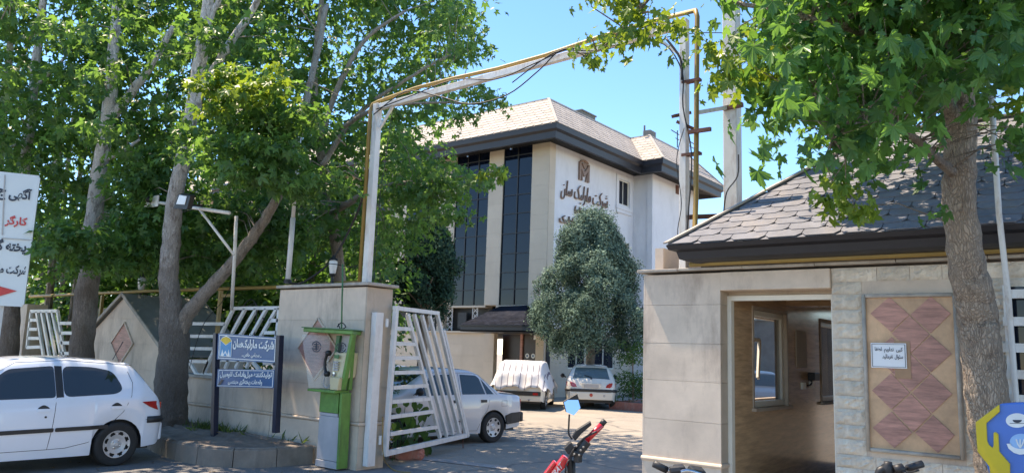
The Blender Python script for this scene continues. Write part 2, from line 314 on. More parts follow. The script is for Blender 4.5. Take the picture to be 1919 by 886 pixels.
# ------------------------------------------------------------------ ground
def ground_mat(name, col, stain, cracks, sc=1.0, crk=(.12, .11, .10), wear=None):
    m = M(name, col, .92, .14, .5*sc, .5, 60, stain=stain, samt=.65, sscale=.35*sc)
    N = m.node_tree.nodes; L = m.node_tree.links; b = N['Principled BSDF']
    src = b.inputs['Base Color'].links[0].from_socket
    tc = N.new('ShaderNodeTexCoord'); nz = N.new('ShaderNodeTexNoise'); nz.inputs['Scale'].default_value = .9; nz.inputs['Detail'].default_value = 6
    L.new(tc.outputs['Object'], nz.inputs['Vector'])
    ma = N.new('ShaderNodeVectorMath'); ma.operation = 'MULTIPLY_ADD'; L.new(nz.outputs['Color'], ma.inputs[0]); ma.inputs[1].default_value = (1.6, 1.6, 0); L.new(tc.outputs['Object'], ma.inputs[2])
    vo = N.new('ShaderNodeTexVoronoi'); vo.feature = 'DISTANCE_TO_EDGE'; vo.inputs['Scale'].default_value = cracks; L.new(ma.outputs[0], vo.inputs['Vector'])
    r = N.new('ShaderNodeMapRange'); r.inputs[1].default_value = 0; r.inputs[2].default_value = .018; r.inputs[3].default_value = .8; r.inputs[4].default_value = 0; L.new(vo.outputs['Distance'], r.inputs[0])
    sp = N.new('ShaderNodeTexNoise'); sp.inputs['Scale'].default_value = 90; sp.inputs['Detail'].default_value = 3; L.new(tc.outputs['Object'], sp.inputs['Vector'])
    r5 = N.new('ShaderNodeMapRange'); r5.inputs[1].default_value = .35; r5.inputs[2].default_value = .65; r5.inputs[3].default_value = .72; r5.inputs[4].default_value = 1.25; L.new(sp.outputs['Fac'], r5.inputs[0])
    mm = N.new('ShaderNodeMix'); mm.data_type = 'RGBA'; mm.blend_type = 'MULTIPLY'; mm.inputs[0].default_value = 1; L.new(src, mm.inputs[6]); L.new(r5.outputs[0], mm.inputs[7])
    mx = N.new('ShaderNodeMix'); mx.data_type = 'RGBA'; L.new(r.outputs[0], mx.inputs[0]); L.new(mm.outputs[2], mx.inputs[6]); mx.inputs[7].default_value = (*crk, 1)
    L.new(mx.outputs[2], b.inputs['Base Color']); return m
ground_mat('yard_ground', (.29, .255, .21), (.19, .165, .14), .22)
ground_mat('street_asphalt', (.165, .158, .15), (.095, .09, .086), .35)
struct(MB().add([(-900, -900, 0), (900, -900, 0), (900, 900, 0), (-900, 900, 0)], [(0, 1, 2, 3)]).build('ground', 'yard_ground'))
struct(MB().add([(-300, -14, .004), (200, -14, .004), (200, 8.3, .004), (-300, 8.3, .004)], [(0, 1, 2, 3)]).build('road', 'street_asphalt'))
# concrete strips set in the drive
ps = [onZ(790, 854, .008), onZ(950, 873, .008), onZ(950, 879, .008), onZ(788, 860, .008)]
struct(MB().add(ps, [(3, 2, 1, 0)]).build('pavement_strip', 'concrete'))
# tree island with kerb stones
isl = [onZ(275, 840, 0), onZ(330, 862, 0), onZ(400, 874, 0), onZ(490, 876, 0), onZ(585, 869, 0)]
isl = [p for p in spline([(p[0], p[1], 0) for p in isl], 4)]
isl = [V(-16, 6.6, 0), V(-14, 6.55, 0)]+isl
H_I = .27
top = isl+[V(-9.3, 7.46, 0), V(-20, 7.46, 0), V(-20, 6.6, 0)]
bm = bmesh.new(); fv = [bm.verts.new((p[0], p[1], H_I-.02)) for p in top]; bm.faces.new(fv); bmesh.ops.triangulate(bm, faces=bm.faces[:])
bmesh.ops.subdivide_edges(bm, edges=bm.edges[:], cuts=7, use_grid_fill=True)
for v in bm.verts:
    d = min(math.hypot(v.co.x-p[0], v.co.y-p[1]) for p in isl)
    k = min(1, d/.5); r = math.hypot(v.co.x+13.1, v.co.y-6.8)
    v.co.z += k*(.04+.03*math.sin(v.co.x*5.1)*math.sin(v.co.y*6.3)+.02*math.sin(v.co.x*13+v.co.y*9)+.12*math.exp(-(r/.8)**2))
if sum(f.normal.z for f in bm.faces) < 0: bmesh.ops.reverse_faces(bm, faces=bm.faces[:])
me = bpy.data.meshes.new('soil_bed'); bm.to_mesh(me); bm.free(); o = link('soil_bed', me, 'soil'); o['kind'] = 'structure'
kerb = thing('kerb', 'worn grey concrete kerb curving round the raised soil bed of the trees', 'kerb', (isl[4][0], isl[4][1], 0))
path = spline([(p[0], p[1], 0) for p in isl], 3); acc = [0]
for i in range(1, len(path)): acc.append(acc[-1]+np.linalg.norm(path[i]-path[i-1]))
def along(s_):
    i = int(np.clip(np.searchsorted(acc, s_)-1, 0, len(path)-2)); t = (s_-acc[i])/(acc[i+1]-acc[i]+1e-9); return path[i]*(1-t)+path[i+1]*t, unit(path[i+1]-path[i])
s_ = 0
while s_ < acc[-1]-.1:
    e_ = min(s_+.58, acc[-1]); m = MB(); n_ = 4
    for k in range(n_+1):
        p, t = along(s_+.006+(e_-s_-.012)*k/n_); nrm = V(-t[1], t[0], 0); jz = random.uniform(-.008, .008) if k == 0 else jz
        a = p-nrm*.02; b = p+nrm*.12; m.v += [tuple(a), tuple(a+nrm*.012+V(0, 0, H_I-.03+jz)), tuple(a+nrm*.04+V(0, 0, H_I+jz)), tuple(b+V(0, 0, H_I+jz)), tuple(b)]
        if k:
            q = len(m.v)-10
            for j in range(4): m.f.append((q+j, q+5+j, q+6+j, q+1+j))
    m.f.append((0, 1, 2, 3, 4)); q = len(m.v)-5; m.f.append((q+4, q+3, q+2, q+1, q)); m.build('kerb_stone', 'curb_stone', kerb)
    s_ = e_
# ------------------------------------------------------------------ office building
XC, YC, ZW = -18.06, 25.43, 10.42
ob = thing('office_building', 'three storey office building with tan mansard roof, white side wall and dark glass strips', 'office building', (XC, YC, 0))
def slabs(parent, mat, fn, u0, u1, z0, z1, uw, zh, gap=.006, name='stone_slab', off=.0, th=.02, jit=.002):
    """courses of stone slabs on a wall; fn(u, out, z) -> point, out measured along the outward normal"""
    rows = max(1, round((z1-z0)/zh)); hh = (z1-z0)/rows
    for r in range(rows):
        n = max(1, round((u1-u0)/uw)); ww = (u1-u0)/n
        for c in range(n):
            a, b = u0+c*ww+gap/2, u0+(c+1)*ww-gap/2; za, zb = z0+r*hh+gap/2, z0+(r+1)*hh-gap/2; o_ = off+th+random.uniform(-jit, jit)
            A = [fn(a, off, za), fn(b, off, za), fn(b, off, zb), fn(a, off, zb)]
            MB().prism(A, np.array(fn(a, o_, za))-np.array(fn(a, off, za))).build(name, mat, parent)
FL = lambda u, o, z: (u, YC-o, z)            # left (front) facade
FR = lambda u, o, z: (XC+o, u, z)            # right facade
# core walls
wall = MB()
wall.box(-45, XC-.35, YC+.14, 38.0, 3.68, ZW+.3); wall.box(-45, XC-.36, YC+.75, 37.9, 2.55, 3.675); wall.box(-20.5, XC-.5, YC+.7, 38, 0, 2.6); wall.box(XC-.14, XC-.002, YC+.02, YC+.13, 0, ZW)
w_core = wall.build('wall', 'facade_stone', ob)
# white right facade with window openings: lattice of boxes
def wall_grid(mat, fn, us, zs, holes, th, name='wall', parent=ob):
    m = MB()
    for i in range(len(us)-1):
        for j in range(len(zs)-1):
            if any(h[0] <= us[i]+1e-6 and us[i+1] <= h[1]+1e-6 and h[2] <= zs[j]+1e-6 and zs[j+1] <= h[3]+1e-6 for h in holes): continue
            P = [fn(us[i], 0, zs[j]), fn(us[i+1], 0, zs[j]), fn(us[i+1], 0, zs[j+1]), fn(us[i], 0, zs[j+1])]
            m.prism(P, np.array(fn(us[i], -th, zs[j]))-np.array(fn(us[i], 0, zs[j])))
    return m.build(name, mat, parent)
WR = [(31.1, 32.12, 8.8, 10.0), (31.1, 32.12, 5.6, 7.0)]
wall_grid('white_plaster', lambda u, o, z: (XC+.01+o, u, z), [YC+.45, 31.1, 32.12, 32.54], [2.75, 5.6, 7.0, 8.8, 10.0, ZW+.2], WR, .13)
struct_edge = MB().box(XC+.011, XC+.014, YC+.45, YC+.452, 2.75, ZW)
XJ = -17.02
MB().box(XC-.1, XJ-.004, 32.55, 32.7, 0, ZW+.2).build('wall', 'white_plaster', ob)
MB().box(XJ-.2, XJ, 32.56, 37.6, 0, ZW+.2).build('wall', 'white_plaster', ob)
MB().box(XJ-8, XJ-.21, 37.45, 37.6, 0, ZW+.2).build('wall', 'white_plaster', ob)
MB().box(XJ-.26, XJ+.02, 32.5, 32.545, .2, ZW).build('corner_trim', 'white_plaster', ob)
def window_R(y0, y1, z0, z1, x=XC+.01, panes=2):
    fr = thing_part = MB().box(x-.1, x-.04, y0, y1, z0, z0+.05).box(x-.1, x-.04, y0, y1, z1-.05, z1).box(x-.1, x-.04, y0, y0+.05, z0+.05, z1-.05).box(x-.1, x-.04, y1-.05, y1, z0+.05, z1-.05).box(x-.095, x-.045, (y0+y1)/2-.02, (y0+y1)/2+.02, z0+.05, z1-.05).build('window_frame', 'window_frame', ob)
    for k in range(panes):
        a = y0+.05+k*((y1-y0)/2-.03)
        MB().box(x-.08, x-.07, a, a+(y1-y0)/2-.07, z0+.05, z1-.05).build('pane', 'facade_glass', fr)
    MB().box(x+.002, x+.05, y0-.22, y0-.002, z0-.1, z1+.2).box(x+.002, x+.05, y1+.002, y1+.22, z0-.1, z1+.2).box(x+.002, x+.05, y0-.002, y1+.002, z1+.002, z1+.2).build('window_surround', 'white_plaster', ob, bevel=.01)
    MB().box(x+.002, x+.10, y0-.26, y1+.26, z0-.26, z0-.102).box(x+.002, x+.07, y0-.22, y1+.22, z0-.42, z0-.262).build('sill', 'white_plaster', ob, bevel=.01)
window_R(31.1, 32.12, 8.8, 10.0); window_R(31.1, 32.12, 5.6, 7.0)
MB().box(XJ+.001, XJ+.03, 35.0, 35.35, 9.9, 10.35).build('vent', 'rust', ob)
# lower storey of the right facade in stone, with windows
GW = [(27.2, 28.6, 1.15, 2.45), (29.15, 31.0, 1.15, 2.45), (31.6, 32.5, 1.9, 2.45)]
wall_grid('facade_stone', lambda u, o, z: (XC-.03+o, u, z), [YC+.45, 27.2, 28.6, 29.15, 31.0, 31.6, 32.5, 32.54], [0, 1.15, 1.9, 2.45, 2.748], GW+[(31.6, 32.5, 1.15, 1.9)][:0], .2)
FRl = lambda u, o, z: (XC-.03+o, u, z)
for (a, b) in ((YC+.45, 27.2), (28.6, 29.15), (31.0, 31.6)): slabs(ob, 'facade_stone', FRl, a, b, .2, 2.6, .95, .48)
slabs(ob, 'facade_stone', FRl, 27.2, 28.6, .2, 1.15, .7, .48); slabs(ob, 'facade_stone', FRl, 29.15, 31.0, .2, 1.15, .9, .48); slabs(ob, 'facade_stone', FRl, 31.6, 32.5, .2, 1.9, .9, .48)
for (a, b, c, d) in GW:
    fr = MB().box(XC-.12, XC-.05, a, b, c, c+.05).box(XC-.12, XC-.05, a, b, d-.05, d).box(XC-.12, XC-.05, a, a+.05, c+.05, d-.05).box(XC-.12, XC-.05, b-.05, b, c+.05, d-.05).box(XC-.11, XC-.06, (a+b)/2-.025, (a+b)/2+.025, c+.05, d-.05).build('window_frame', 'window_frame', ob)
    for k in range(2):
        q = a+.05+k*((b-a)/2-.025); MB().box(XC-.1, XC-.09, q, q+(b-a)/2-.075, c+.05, d-.05).build('pane', 'facade_glass', fr)
MB().box(XC-.02, XC+.03, 27.0, 32.5, 2.6, 2.74).build('ledge', 'facade_stone', ob)
# front facade: piers and glass strips
PIER = [(-18.93, XC+.008), (-21.26, -20.46), (-24.25, -23.18), (-27.4, -26.3), (-31, -29.6), (-36, -34)]
GL = [(-20.46, -18.93, 2), (-23.18, -21.26, 3), (-26.3, -24.25, 3), (-29.6, -27.4, 3), (-34, -31, 4)]
for i, (a, b) in enumerate(PIER):
    if i < 3: slabs(ob, 'facade_stone', lambda u, o, z: (u, YC+.02-o, z), a, b, 3.68, ZW+.05, 2.2, .62, gap=.004, jit=.001)
    MB().box(a, b-(.008 if i == 0 else 0), YC+.021, YC+.139, 3.68, ZW+.1).build('pier', 'facade_stone', ob)
slabs(ob, 'facade_stone', FR, YC+.02, YC+.45, 2.75, ZW, .6, .62, gap=.004, jit=.001)
for (a, b, n) in GL:
    fr = MB(); z0, z1 = 3.68, ZW+.1; rows = [z0, 4.35, 5.05, 5.85, 6.7, 7.55, 8.35, 9.15, z1-.45, z1]
    for k in range(n+1):
        x = a+(b-a)*k/n; fr.box(max(a, x-.022), min(b, x+.022), YC+.03, YC+.12, z0, z1)
    for z in rows:
        for k in range(n): x = a+(b-a)*k/n; fr.box(x+.022, x+(b-a)/n-.022, YC+.035, YC+.115, z-.018, z+.018)
    fr = fr.build('curtain_wall_frame', 'black_metal', ob)
    for k in range(n):
        for r in range(len(rows)-1):
            x = a+(b-a)*k/n; ti = random.uniform(-.003, .003)
            MB().add([(x+.02, YC+.07+ti, rows[r]+.016), (x+(b-a)/n-.02, YC+.07-ti, rows[r]+.016), (x+(b-a)/n-.02, YC+.07-ti+random.uniform(-.003, .003), rows[r+1]-.016), (x+.02, YC+.07+ti, rows[r+1]-.016)], [(0, 1, 2, 3)]).build('pane', 'facade_glass', fr)
# band of dark openings with lattice above the ground wall, ground wall with ledge
MB().box(-45, -21.2, YC+.5, YC+.7, 2.5, 3.68).build('recess', 'black_metal', ob)
MB().box(-45, -21.2, YC+.02, YC+.5, 3.60, 3.679).build('lintel', 'facade_stone', ob)
MB().box(-45, -21.16, YC-.12, YC+.5, 2.50, 2.58).build('ledge', 'facade_stone', ob)
MB().box(-45, -21.2, YC+.0, YC+.2, 0, 2.499).build('wall', 'facade_stone', ob)
slabs(ob, 'facade_stone', FL, -29.5, -21.16, .1, 2.49, 1.25, .48)
slabs(ob, 'facade_stone', lambda u, o, z: (u, YC-.02-o, z), -21.15, -20.6, .1, 2.5, .6, .6)
MB().box(-21.15, -20.6, YC-.019, YC+.2, 0, 2.5).build('pier', 'facade_stone', ob)
MB().box(-23.95, -23.55, YC-.02, YC+.3, 2.582, 3.6).build('pier', 'facade_stone', ob)
for x in (-21.95, -23.4, -24.5, -26.0, -27.5):
    m = MB(); w_ = .26
    for k in range(4):
        z = 2.62+k*.24; m.bar((x, YC+.1, z), (x+w_, YC+.1, z+.24), .02, .02, (0, 1, 0)).bar((x+w_, YC+.13, z), (x, YC+.13, z+.24), .02, .02, (0, 1, 0)).bar((x, YC+.16, z+.12), (x+w_, YC+.16, z+.12), .02, .02, (0, 1, 0))
    m.box(x-.02, x, YC+.08, YC+.12, 2.6, 3.6).box(x+w_, x+w_+.02, YC+.08, YC+.12, 2.6, 3.6).build('lattice', 'white_paint', ob)
for x in (-22.9, -25.3): MB().box(x, x+.5, YC+.2, YC+.24, 2.7, 3.4).build('window_frame', 'black_metal', ob)
# entrance
slabs(ob, 'facade_stone', FL, -18.46, XC, .1, 2.75, .5, .6); MB().box(-18.46, XC-.15, YC+.001, YC+.2, 0, 3.67).build('pier', 'facade_stone', ob)
MB().box(-20.6, -18.46, YC+.001, YC+.2, 2.5, 3.67).build('wall', 'facade_stone', ob)
en = MB().box(-20.6, -18.46, YC+.55, YC+.6, 0, 2.5).build('door', 'brown_door', ob, label='dark brown entrance doors behind the covered car')
MB().box(-19.62, -19.5, YC+.48, YC+.549, 0, 2.5).build('door_post', 'pink_stone', en)
for x in (-19.28, -18.98):
    MB().lathe((x, YC+.549, 1.62), (0, -1, 0), [(0, .001), (0, .10), (.006, .10), (.006, 0)], 18).build('door_sign', 'white_print', en)
    MB().lathe((x, YC+.541, 1.62), (0, -1, 0), [(0, .001), (0, .045), (.003, .045), (.003, 0)], 12).build('door_mark', 'blue_sign', en)
MB().box(-19.35, -18.9, YC+.54, YC+.549, 1.36, 1.43).build('door_sign', 'white_print', en)
MB().box(-18.8, -18.6, YC+.3, YC+.34, 2.28, 2.46).build('notice', 'paper', ob)
MB().box(-20.6, -18.46, YC-.5, YC+.54, 0, .15).build('step', 'concrete', ob)
MB().box(XC-.005, XC+.035, YC+.14, YC+.40, .1, 2.55).build('opening', 'black_metal', ob)
# canopy over the entrance (hip roof with black shingles)
def clip_poly(poly, conv):
    out = poly
    for i in range(len(conv)):
        a = np.array(conv[i]); b = np.array(conv[(i+1) % len(conv)]); e = b-a; inp = out; out = []
        for k in range(len(inp)):
            p = np.array(inp[k]); q = np.array(inp[(k+1) % len(inp)])
            sp_ = e[0]*(p[1]-a[1])-e[1]*(p[0]-a[0]); sq = e[0]*(q[1]-a[1])-e[1]*(q[0]-a[0])
            if sp_ >= 0: out.append(tuple(p))
            if (sp_ >= 0) != (sq >= 0): out.append(tuple(p+(q-p)*(sp_/(sp_-sq))))
        if len(out) < 3: return []
    return out
def shingled(parent, quad, mat, wd, ht, th=.012, maxn=300, inview=None, over=1.12):
    """quad: eave-left, eave-right, top-right, top-left (outside view). shingles as parts, the rest joined"""
    A, B, C_, D = [np.array(p, float) for p in quad]; u = unit(B-A); n = unit(np.cross(B-A, D-A)); v = np.cross(n, u)
    conv = [(np.dot(p-A, u), np.dot(p-A, v)) for p in (A, B, C_, D)]
    u0 = min(c[0] for c in conv); u1 = max(c[0] for c in conv); v1 = max(c[1] for c in conv); cnt = 0; rest = MB(); r = 0; full = None
    y = 0
    while y < v1-.02:
        x = u0-wd*(.5 if r % 2 else 0)-random.uniform(0, .05)*wd
        while x < u1:
            g = .004; c = wd*.14; b0 = y; b1 = y+ht*over; cc = ht*.38; jj = random.uniform(-.006, .006)
            poly = [(x+c, b0+jj), (x+wd-c, b0+jj), (x+wd-g, b0+cc), (x+wd-g, b1), (x+g, b1), (x+g, b0+cc)]
            pl = clip_poly(poly, conv)
            if len(pl) >= 3:
                lift = lambda q: .003+th*1.0*(1-(q[1]-b0)/(b1-b0))
                P = [A+u*q[0]+v*q[1]+n*lift(q) for q in pl]; m = MB() if cnt < maxn and (inview is None or inview(P[0])) else None
                if m is None: rest.prism(P, n*th)
                else: m.prism(P, n*th).build('shingle', mat, parent); cnt += 1
            x += wd
        y += ht; r += 1
    if rest.v:
        rest.build('shingle_field', mat, parent, kind='stuff')
    MB().add([A, B, C_, D], [(0, 1, 2, 3)]).build('roof_deck', mat, parent)
    return n
cf, cl, cr2 = 23.5, -20.83, -17.70
roof = MB().box(cl, cr2, cf, YC-.005, 2.50, 2.56).build('canopy_soffit', 'black_fascia', ob)
cn = MB().bar((cl, cf+.03, 2.62), (cr2, cf+.03, 2.62), .06, .22).bar((cr2-.03, cf+.06, 2.62), (cr2-.03, YC-.01, 2.62), .06, .22).bar((cl+.03, cf+.06, 2.62), (cl+.03, YC-.01, 2.62), .06, .22).bar((cl-.03, cf-.01, 2.745), (cr2+.03, cf-.01, 2.745), .12, .035).bar((cr2+.01, cf+.05, 2.745), (cr2+.01, YC-.01, 2.745), .12, .035)
cn = cn.build('canopy_fascia', 'black_fascia', ob)
can = ob
shingled(ob, [(cl, cf, 2.765), (cr2, cf, 2.765), (-18.95, YC-.01, 3.66), (-20.4, YC-.01, 3.62)][:4], 'shingle_black', .3, .14, .008, 100)
shingled(ob, [(cr2, cf, 2.765), (cr2, YC-.01, 2.765), (-18.95, YC-.01, 3.66), (-18.96, YC-.012, 3.66)], 'shingle_black', .3, .14, .008, 40)
# eaves: soffit with slats and stepped fascia, following an L shaped outline
OV = 1.02; ZB, ZT = 10.22, 10.78
out_ = [(-45, YC-OV), (XC+OV, YC-OV), (XC+OV, 32.54-OV), (XJ+OV, 32.54-OV), (XJ+OV, 37.6+OV-.1), (XJ-8, 37.6+OV-.1)]
inn_ = [(-45, YC-.0), (XC-.0, YC-.0), (XC-.0, 32.54-.0), (XJ-.0, 32.54), (XJ-.0, 37.6), (XJ-8, 37.6)]
def offs(k): return [(i[0]+(o[0]-i[0])*k, i[1]+(o[1]-i[1])*k) for i, o in zip(inn_, out_)]
prof = [(-.1, ZW+.02), (.80, ZB+.04), (.83, ZB), (.93, ZB+.02), (.95, ZB+.28), (1.06, ZB+.36), (1.08, ZT), (1.02, ZT+.03)]
fa = MB(); rings = [[(*q, z) for q in offs(k)] for k, z in prof]
for r in rings: fa.v += [tuple(map(float, p)) for p in r]
for a in range(len(prof)-1):
    for b in range(5): fa.f.append((a*6+b, a*6+b+1, (a+1)*6+b+1, (a+1)*6+b))
fa.build('fascia', 'black_fascia', ob)
sf = MB()
for b in range(5):
    for k in range(1, 9):
        kk = .0+k*.09; p = offs(kk)[b]; q = offs(kk)[b+1]; z = ZW+.02+(kk+.1)/.9*(ZB+.04-ZW-.02)-.012
        sf.bar((*p, z), (*q, z), .015, .02)
sf.build('soffit_slat', 'black_metal', ob, kind='stuff')
# mansard roof
IN = -.42; ZR = 12.45
def mans(i, j, maxn, inview=None):
    o1, o2 = offs(1.04)[i], offs(1.04)[j]; t1, t2 = offs(IN)[i], offs(IN)[j]
    return shingled(ob, [(*o1, ZT+.03), (*o2, ZT+.03), (*t2, ZR), (*t1, ZR)], 'shingle_tan', .42, .235, .014, maxn, inview)
mans(0, 1, 130, lambda p: p[0] > -28); mans(1, 2, 170, lambda p: p[2] > 11.1); mans(2, 3, 40); mans(3, 4, 60); mans(4, 5, 0)
tp = offs(IN); MB().add([(*tp[0], ZR), (*tp[1], ZR), (*tp[2], ZR), (*tp[3], ZR), (*tp[4], ZR), (*tp[5], ZR), (-45, 38, ZR)], [(0, 1, 2, 3, 4, 5, 6)]).build('roof', 'roof_membrane', ob)
hp = MB()
for i in (1, 2, 3, 4):
    a = np.array((*offs(1.05)[i], ZT+.07)); b = np.array((*offs(IN)[i], ZR+.05)); 
    if i != 2: hp.bar(a, b, .12, .03)
for i in range(5): hp.bar((*tp[i], ZR+.02), (*tp[i+1], ZR+.02), .10, .05)
hp.build('ridge_cap', 'shingle_tan', ob)
MB().box(XC-1.5, XC-.9, 29.2, 30.4, ZR, ZR+.5).box(XC-1.55, XC-.85, 29.15, 30.45, ZR+.5, ZR+.56).build('chimney', 'roof_membrane', ob)
MB().box(XJ-1.0, XJ-.6, 33.4, 34.0, ZR, ZR+.45).build('chimney', 'roof_membrane', ob); MB().tube([(XJ-.6, 32.8, ZR), (XJ-.6, 32.8, ZR+.5)], .05).build('roof_pipe', 'roof_membrane', ob)
an = MB()
for (y, h) in ((35.6, .9), (36.9, .9), (37.8, .7)): an.tube([(XJ-.2, y, ZR), (XJ-.2, y, ZR+h)], .03, 6)
an.tube([(XJ-.2, 34.9, ZR+.75), (XJ-.2, 37.9, ZR+.65)], .025, 6); an.tube([(XJ-.2, 35.4, ZR+.45), (XJ-.2, 37.9, ZR+.4)], .02, 6)
an.build('railing', 'black_metal', ob)
MB().tube([(-22, YC-.6, 10.28), (-22, YC-.6, 10.14)], .07, 10).tube([(-19.6, YC-.6, 10.28), (-19.6, YC-.6, 10.14)], .07, 10).build('downlight', 'chrome', ob)
# raised company sign on the white wall
sg = thing('wall_sign', 'raised brown Persian lettering and winged logo on the white office wall', 'wall sign', (XC, 28, 9), 0)
def RB(px, py): return onX(px, py, XC+.06)
yA = 26.28; yB = 30.05
text('شرکت مارلیک سان', 'brass_text', sg, (XC+.015, yA, 8.16), (0, yB-yA, 0), (0, 0, .86), .08, bold=-.02, shear=.3)
text('(سهامی خاص)', 'brass_text', sg, (XC+.015, 27.35, 7.72), (0, 1.3, 0), (0, 0, .34), .09, bold=.004, shear=.2)
text('تولیدکننده میل‌بادامک', 'brass_text', sg, (XC+.015, 26.2, 7.05), (0, 3.9, 0), (0, 0, .45), .09, bold=.004)
lg = MB(); ly, lz, lw, lh = 27.62, 9.25, .8, .95
for poly in ([(0, 0), (.14, 0), (.14, .98), (0, 1)], [(.86, 0), (1, 0), (1, 1), (.86, .98)], [(.14, .62), (.14, .88), (.5, .50), (.86, .88), (.86, .62), (.5, .24)], [(.24, 0), (.34, 0), (.2, .55), (.2, .35)], [(.66, 0), (.76, 0), (.8, .35), (.8, .55)],
             [(.08, 1.02), (.2, 1.12), (.5, 1.18), (.8, 1.12), (.92, 1.02), (.78, .98), (.5, 1.08), (.22, .98)], [(.24, .96), (.5, 1.04), (.76, .96), (.5, .66)]):
    lg.prism([(XC+.015, ly+p[0]*lw, lz+p[1]*lh/1.18) for p in poly], (.09, 0, 0))
lg.build('logo', 'brass_text', sg)
# ------------------------------------------------------------------ street wall, left gate pillar
YW = 7.5; X0 = -8.46
FW = lambda u, o, z: (u, YW-o, z)
lp = thing('gate_pillar', 'stained stone gate pillar with a pink diamond behind the phone booth', 'gate pillar', (-9.5, YW, 0))
box('core', 'stone', lp, -10.52, X0-.02, YW+.02, YW+.5, 0, 2.56)
slabs(lp, 'stone', lambda u, o, z: (u, YW+.02-o, z), -10.52, X0-.021, .66, 2.56, 2.1, .475, gap=.003, jit=.001)
slabs(lp, 'stone', lambda u, o, z: (u, YW+.02-o, z), -10.52, X0-.021, 0, .60, 2.1, .3, gap=.003, jit=.001)
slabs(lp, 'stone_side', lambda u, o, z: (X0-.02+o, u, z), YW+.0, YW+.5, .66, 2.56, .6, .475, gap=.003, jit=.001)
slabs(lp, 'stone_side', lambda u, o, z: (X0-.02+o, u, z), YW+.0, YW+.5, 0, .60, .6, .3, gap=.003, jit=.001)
MB().tube([(-10.6, YW-.005, .63), (X0+.01, YW-.005, .63), (X0+.01, YW+.5, .63)], .022, 8).build('moulding', 'stone', lp, smooth=False)
box('coping', 'coping', lp, -10.56, X0+.07, YW-.06, YW+.56, 2.58, 2.625, bevel=.008)
def diamond(parent, c, pts, y, mat='pink_stone'):
    MB().prism([(p[0], y-.001, p[1]) for p in pts], (0, -.012, 0)).build('diamond_tile', mat, parent)
    m = MB()
    for i in range(4):
        a, b = pts[i], pts[(i+1) % 4]; m.bar((a[0], y-.012, a[1]), (b[0], y-.012, b[1]), .028, .035, (0, 1, 0))
    m.build('diamond_trim', 'stone', parent)
diamond(lp, 0, [(-9.5, 2.11), (-9.95, 1.65), (-9.5, 1.19), (-9.02, 1.66)], YW)
# low wall under the fence
lw = thing('low_wall', 'low stained stone wall under the white railing', 'wall', (-12, YW, 0))
box('core', 'stone', lw, -13.74, -10.53, YW+.02, YW+.4, 0, 1.08)
slabs(lw, 'stone', lambda u, o, z: (u, YW+.02-o, z), -13.74, -10.53, .66, 1.08, 1.05, .45, gap=.003)
slabs(lw, 'stone', lambda u, o, z: (u, YW+.02-o, z), -13.74, -10.53, 0, .6, 1.05, .6, gap=.003)
MB().tube([(-13.74, YW-.005, .63), (-10.61, YW-.005, .63)], .022, 8).build('moulding', 'stone', lw)
box('coping', 'coping', lw, -13.74, -10.53, YW-.05, YW+.45, 1.082, 1.13, bevel=.006)
# railing on the low wall
def rail(parent, p, q, w=.055, h=.045, y=YW+.1, name='rail', mat='white_paint'):
    MB().bar((p[0], y, p[1]), (q[0], y, q[1]), w, h, (0, 1, 0)).build(name, mat, parent)
def PY(x, y, yy=YW+.1): q = onY(x, y, yy); return (q[0], q[2])
rl = thing('railing', 'white tube railing with slanted bars between the forked tree and the pillar', 'railing', (-11.7, YW+.1, 1.13))
def zp(x, y): return PY(340+x/4.92, 540+y/4.92)
for a, b in [((-20, 325), (410, 328)), ((-20, 440), (300, 442)), ((-20, 552), (290, 556)), ((60, 672), (255, 675)), ((75, 675), (140, 790)), ((140, 795), (300, 795)), ((255, 675), (210, 780)), ((480, 185), (910, 180)),
             ((480, 190), (375, 410)), ((590, 190), (470, 410)), ((690, 190), (550, 430)), ((785, 190), (650, 430)), ((880, 190), (740, 430)), ((905, 180), (880, 440)), ((820, 298), (900, 296)), ((770, 410), (885, 408)),
             ((375, 410), (205, 785)), ((470, 420), (330, 730)), ((550, 420), (405, 735)), ((650, 420), (500, 735)), ((740, 430), (600, 730)), ((340, 660), (660, 662)), ((300, 795), (760, 798)), ((660, 680), (760, 798)), ((760, 690), (880, 690)), ((875, 430), (865, 740))]:
    rail(rl, zp(*a), zp(*b), name='bar')
# gabled hut with a diamond
gy = YW
gb = thing('gabled_hut', 'small pale stone hut with a steep grey gabled roof and a pink diamond', 'hut', (-15.4, gy, 0))
GP = [(-16.85, 0), (-16.85, 1.83), (-15.62, 2.54), (-13.76, 1.42), (-13.76, 0)]
# stone courses of the gable clipped to its outline
conv = [(-16.85, 0), (-13.76, 0), (-13.76, 1.42), (-15.62, 2.54), (-16.85, 1.83)]
MB().prism([(p[0], gy+.03, p[1]) for p in conv], (0, .25, 0)).build('core', 'stone', gb)
for r, (za, zb) in enumerate(((0, .63), (.66, 1.14), (1.143, 1.62), (1.623, 2.1), (2.103, 2.56))):
    xs = [-16.85, -15.3, -13.76] if r % 2 else [-16.85, -16.1, -14.5, -13.76]
    for a, b in zip(xs, xs[1:]):
        pl = clip_poly([(a+.0015, za), (b-.0015, za), (b-.0015, zb), (a+.0015, zb)], conv)
        if len(pl) > 2: MB().prism([(p[0], gy+.03, p[1]) for p in pl], (0, -.03+random.uniform(-.001, .001), 0)).build('stone_slab', 'stone', gb)
MB().tube([(-16.85, gy-.005, .645), (-13.76, gy-.005, .645)], .02, 8).build('moulding', 'stone', gb)
diamond(gb, 0, [(-15.5, 2.03), (-15.96, 1.62), (-15.52, 1.2), (-15.07, 1.62)], gy)
ro = MB()
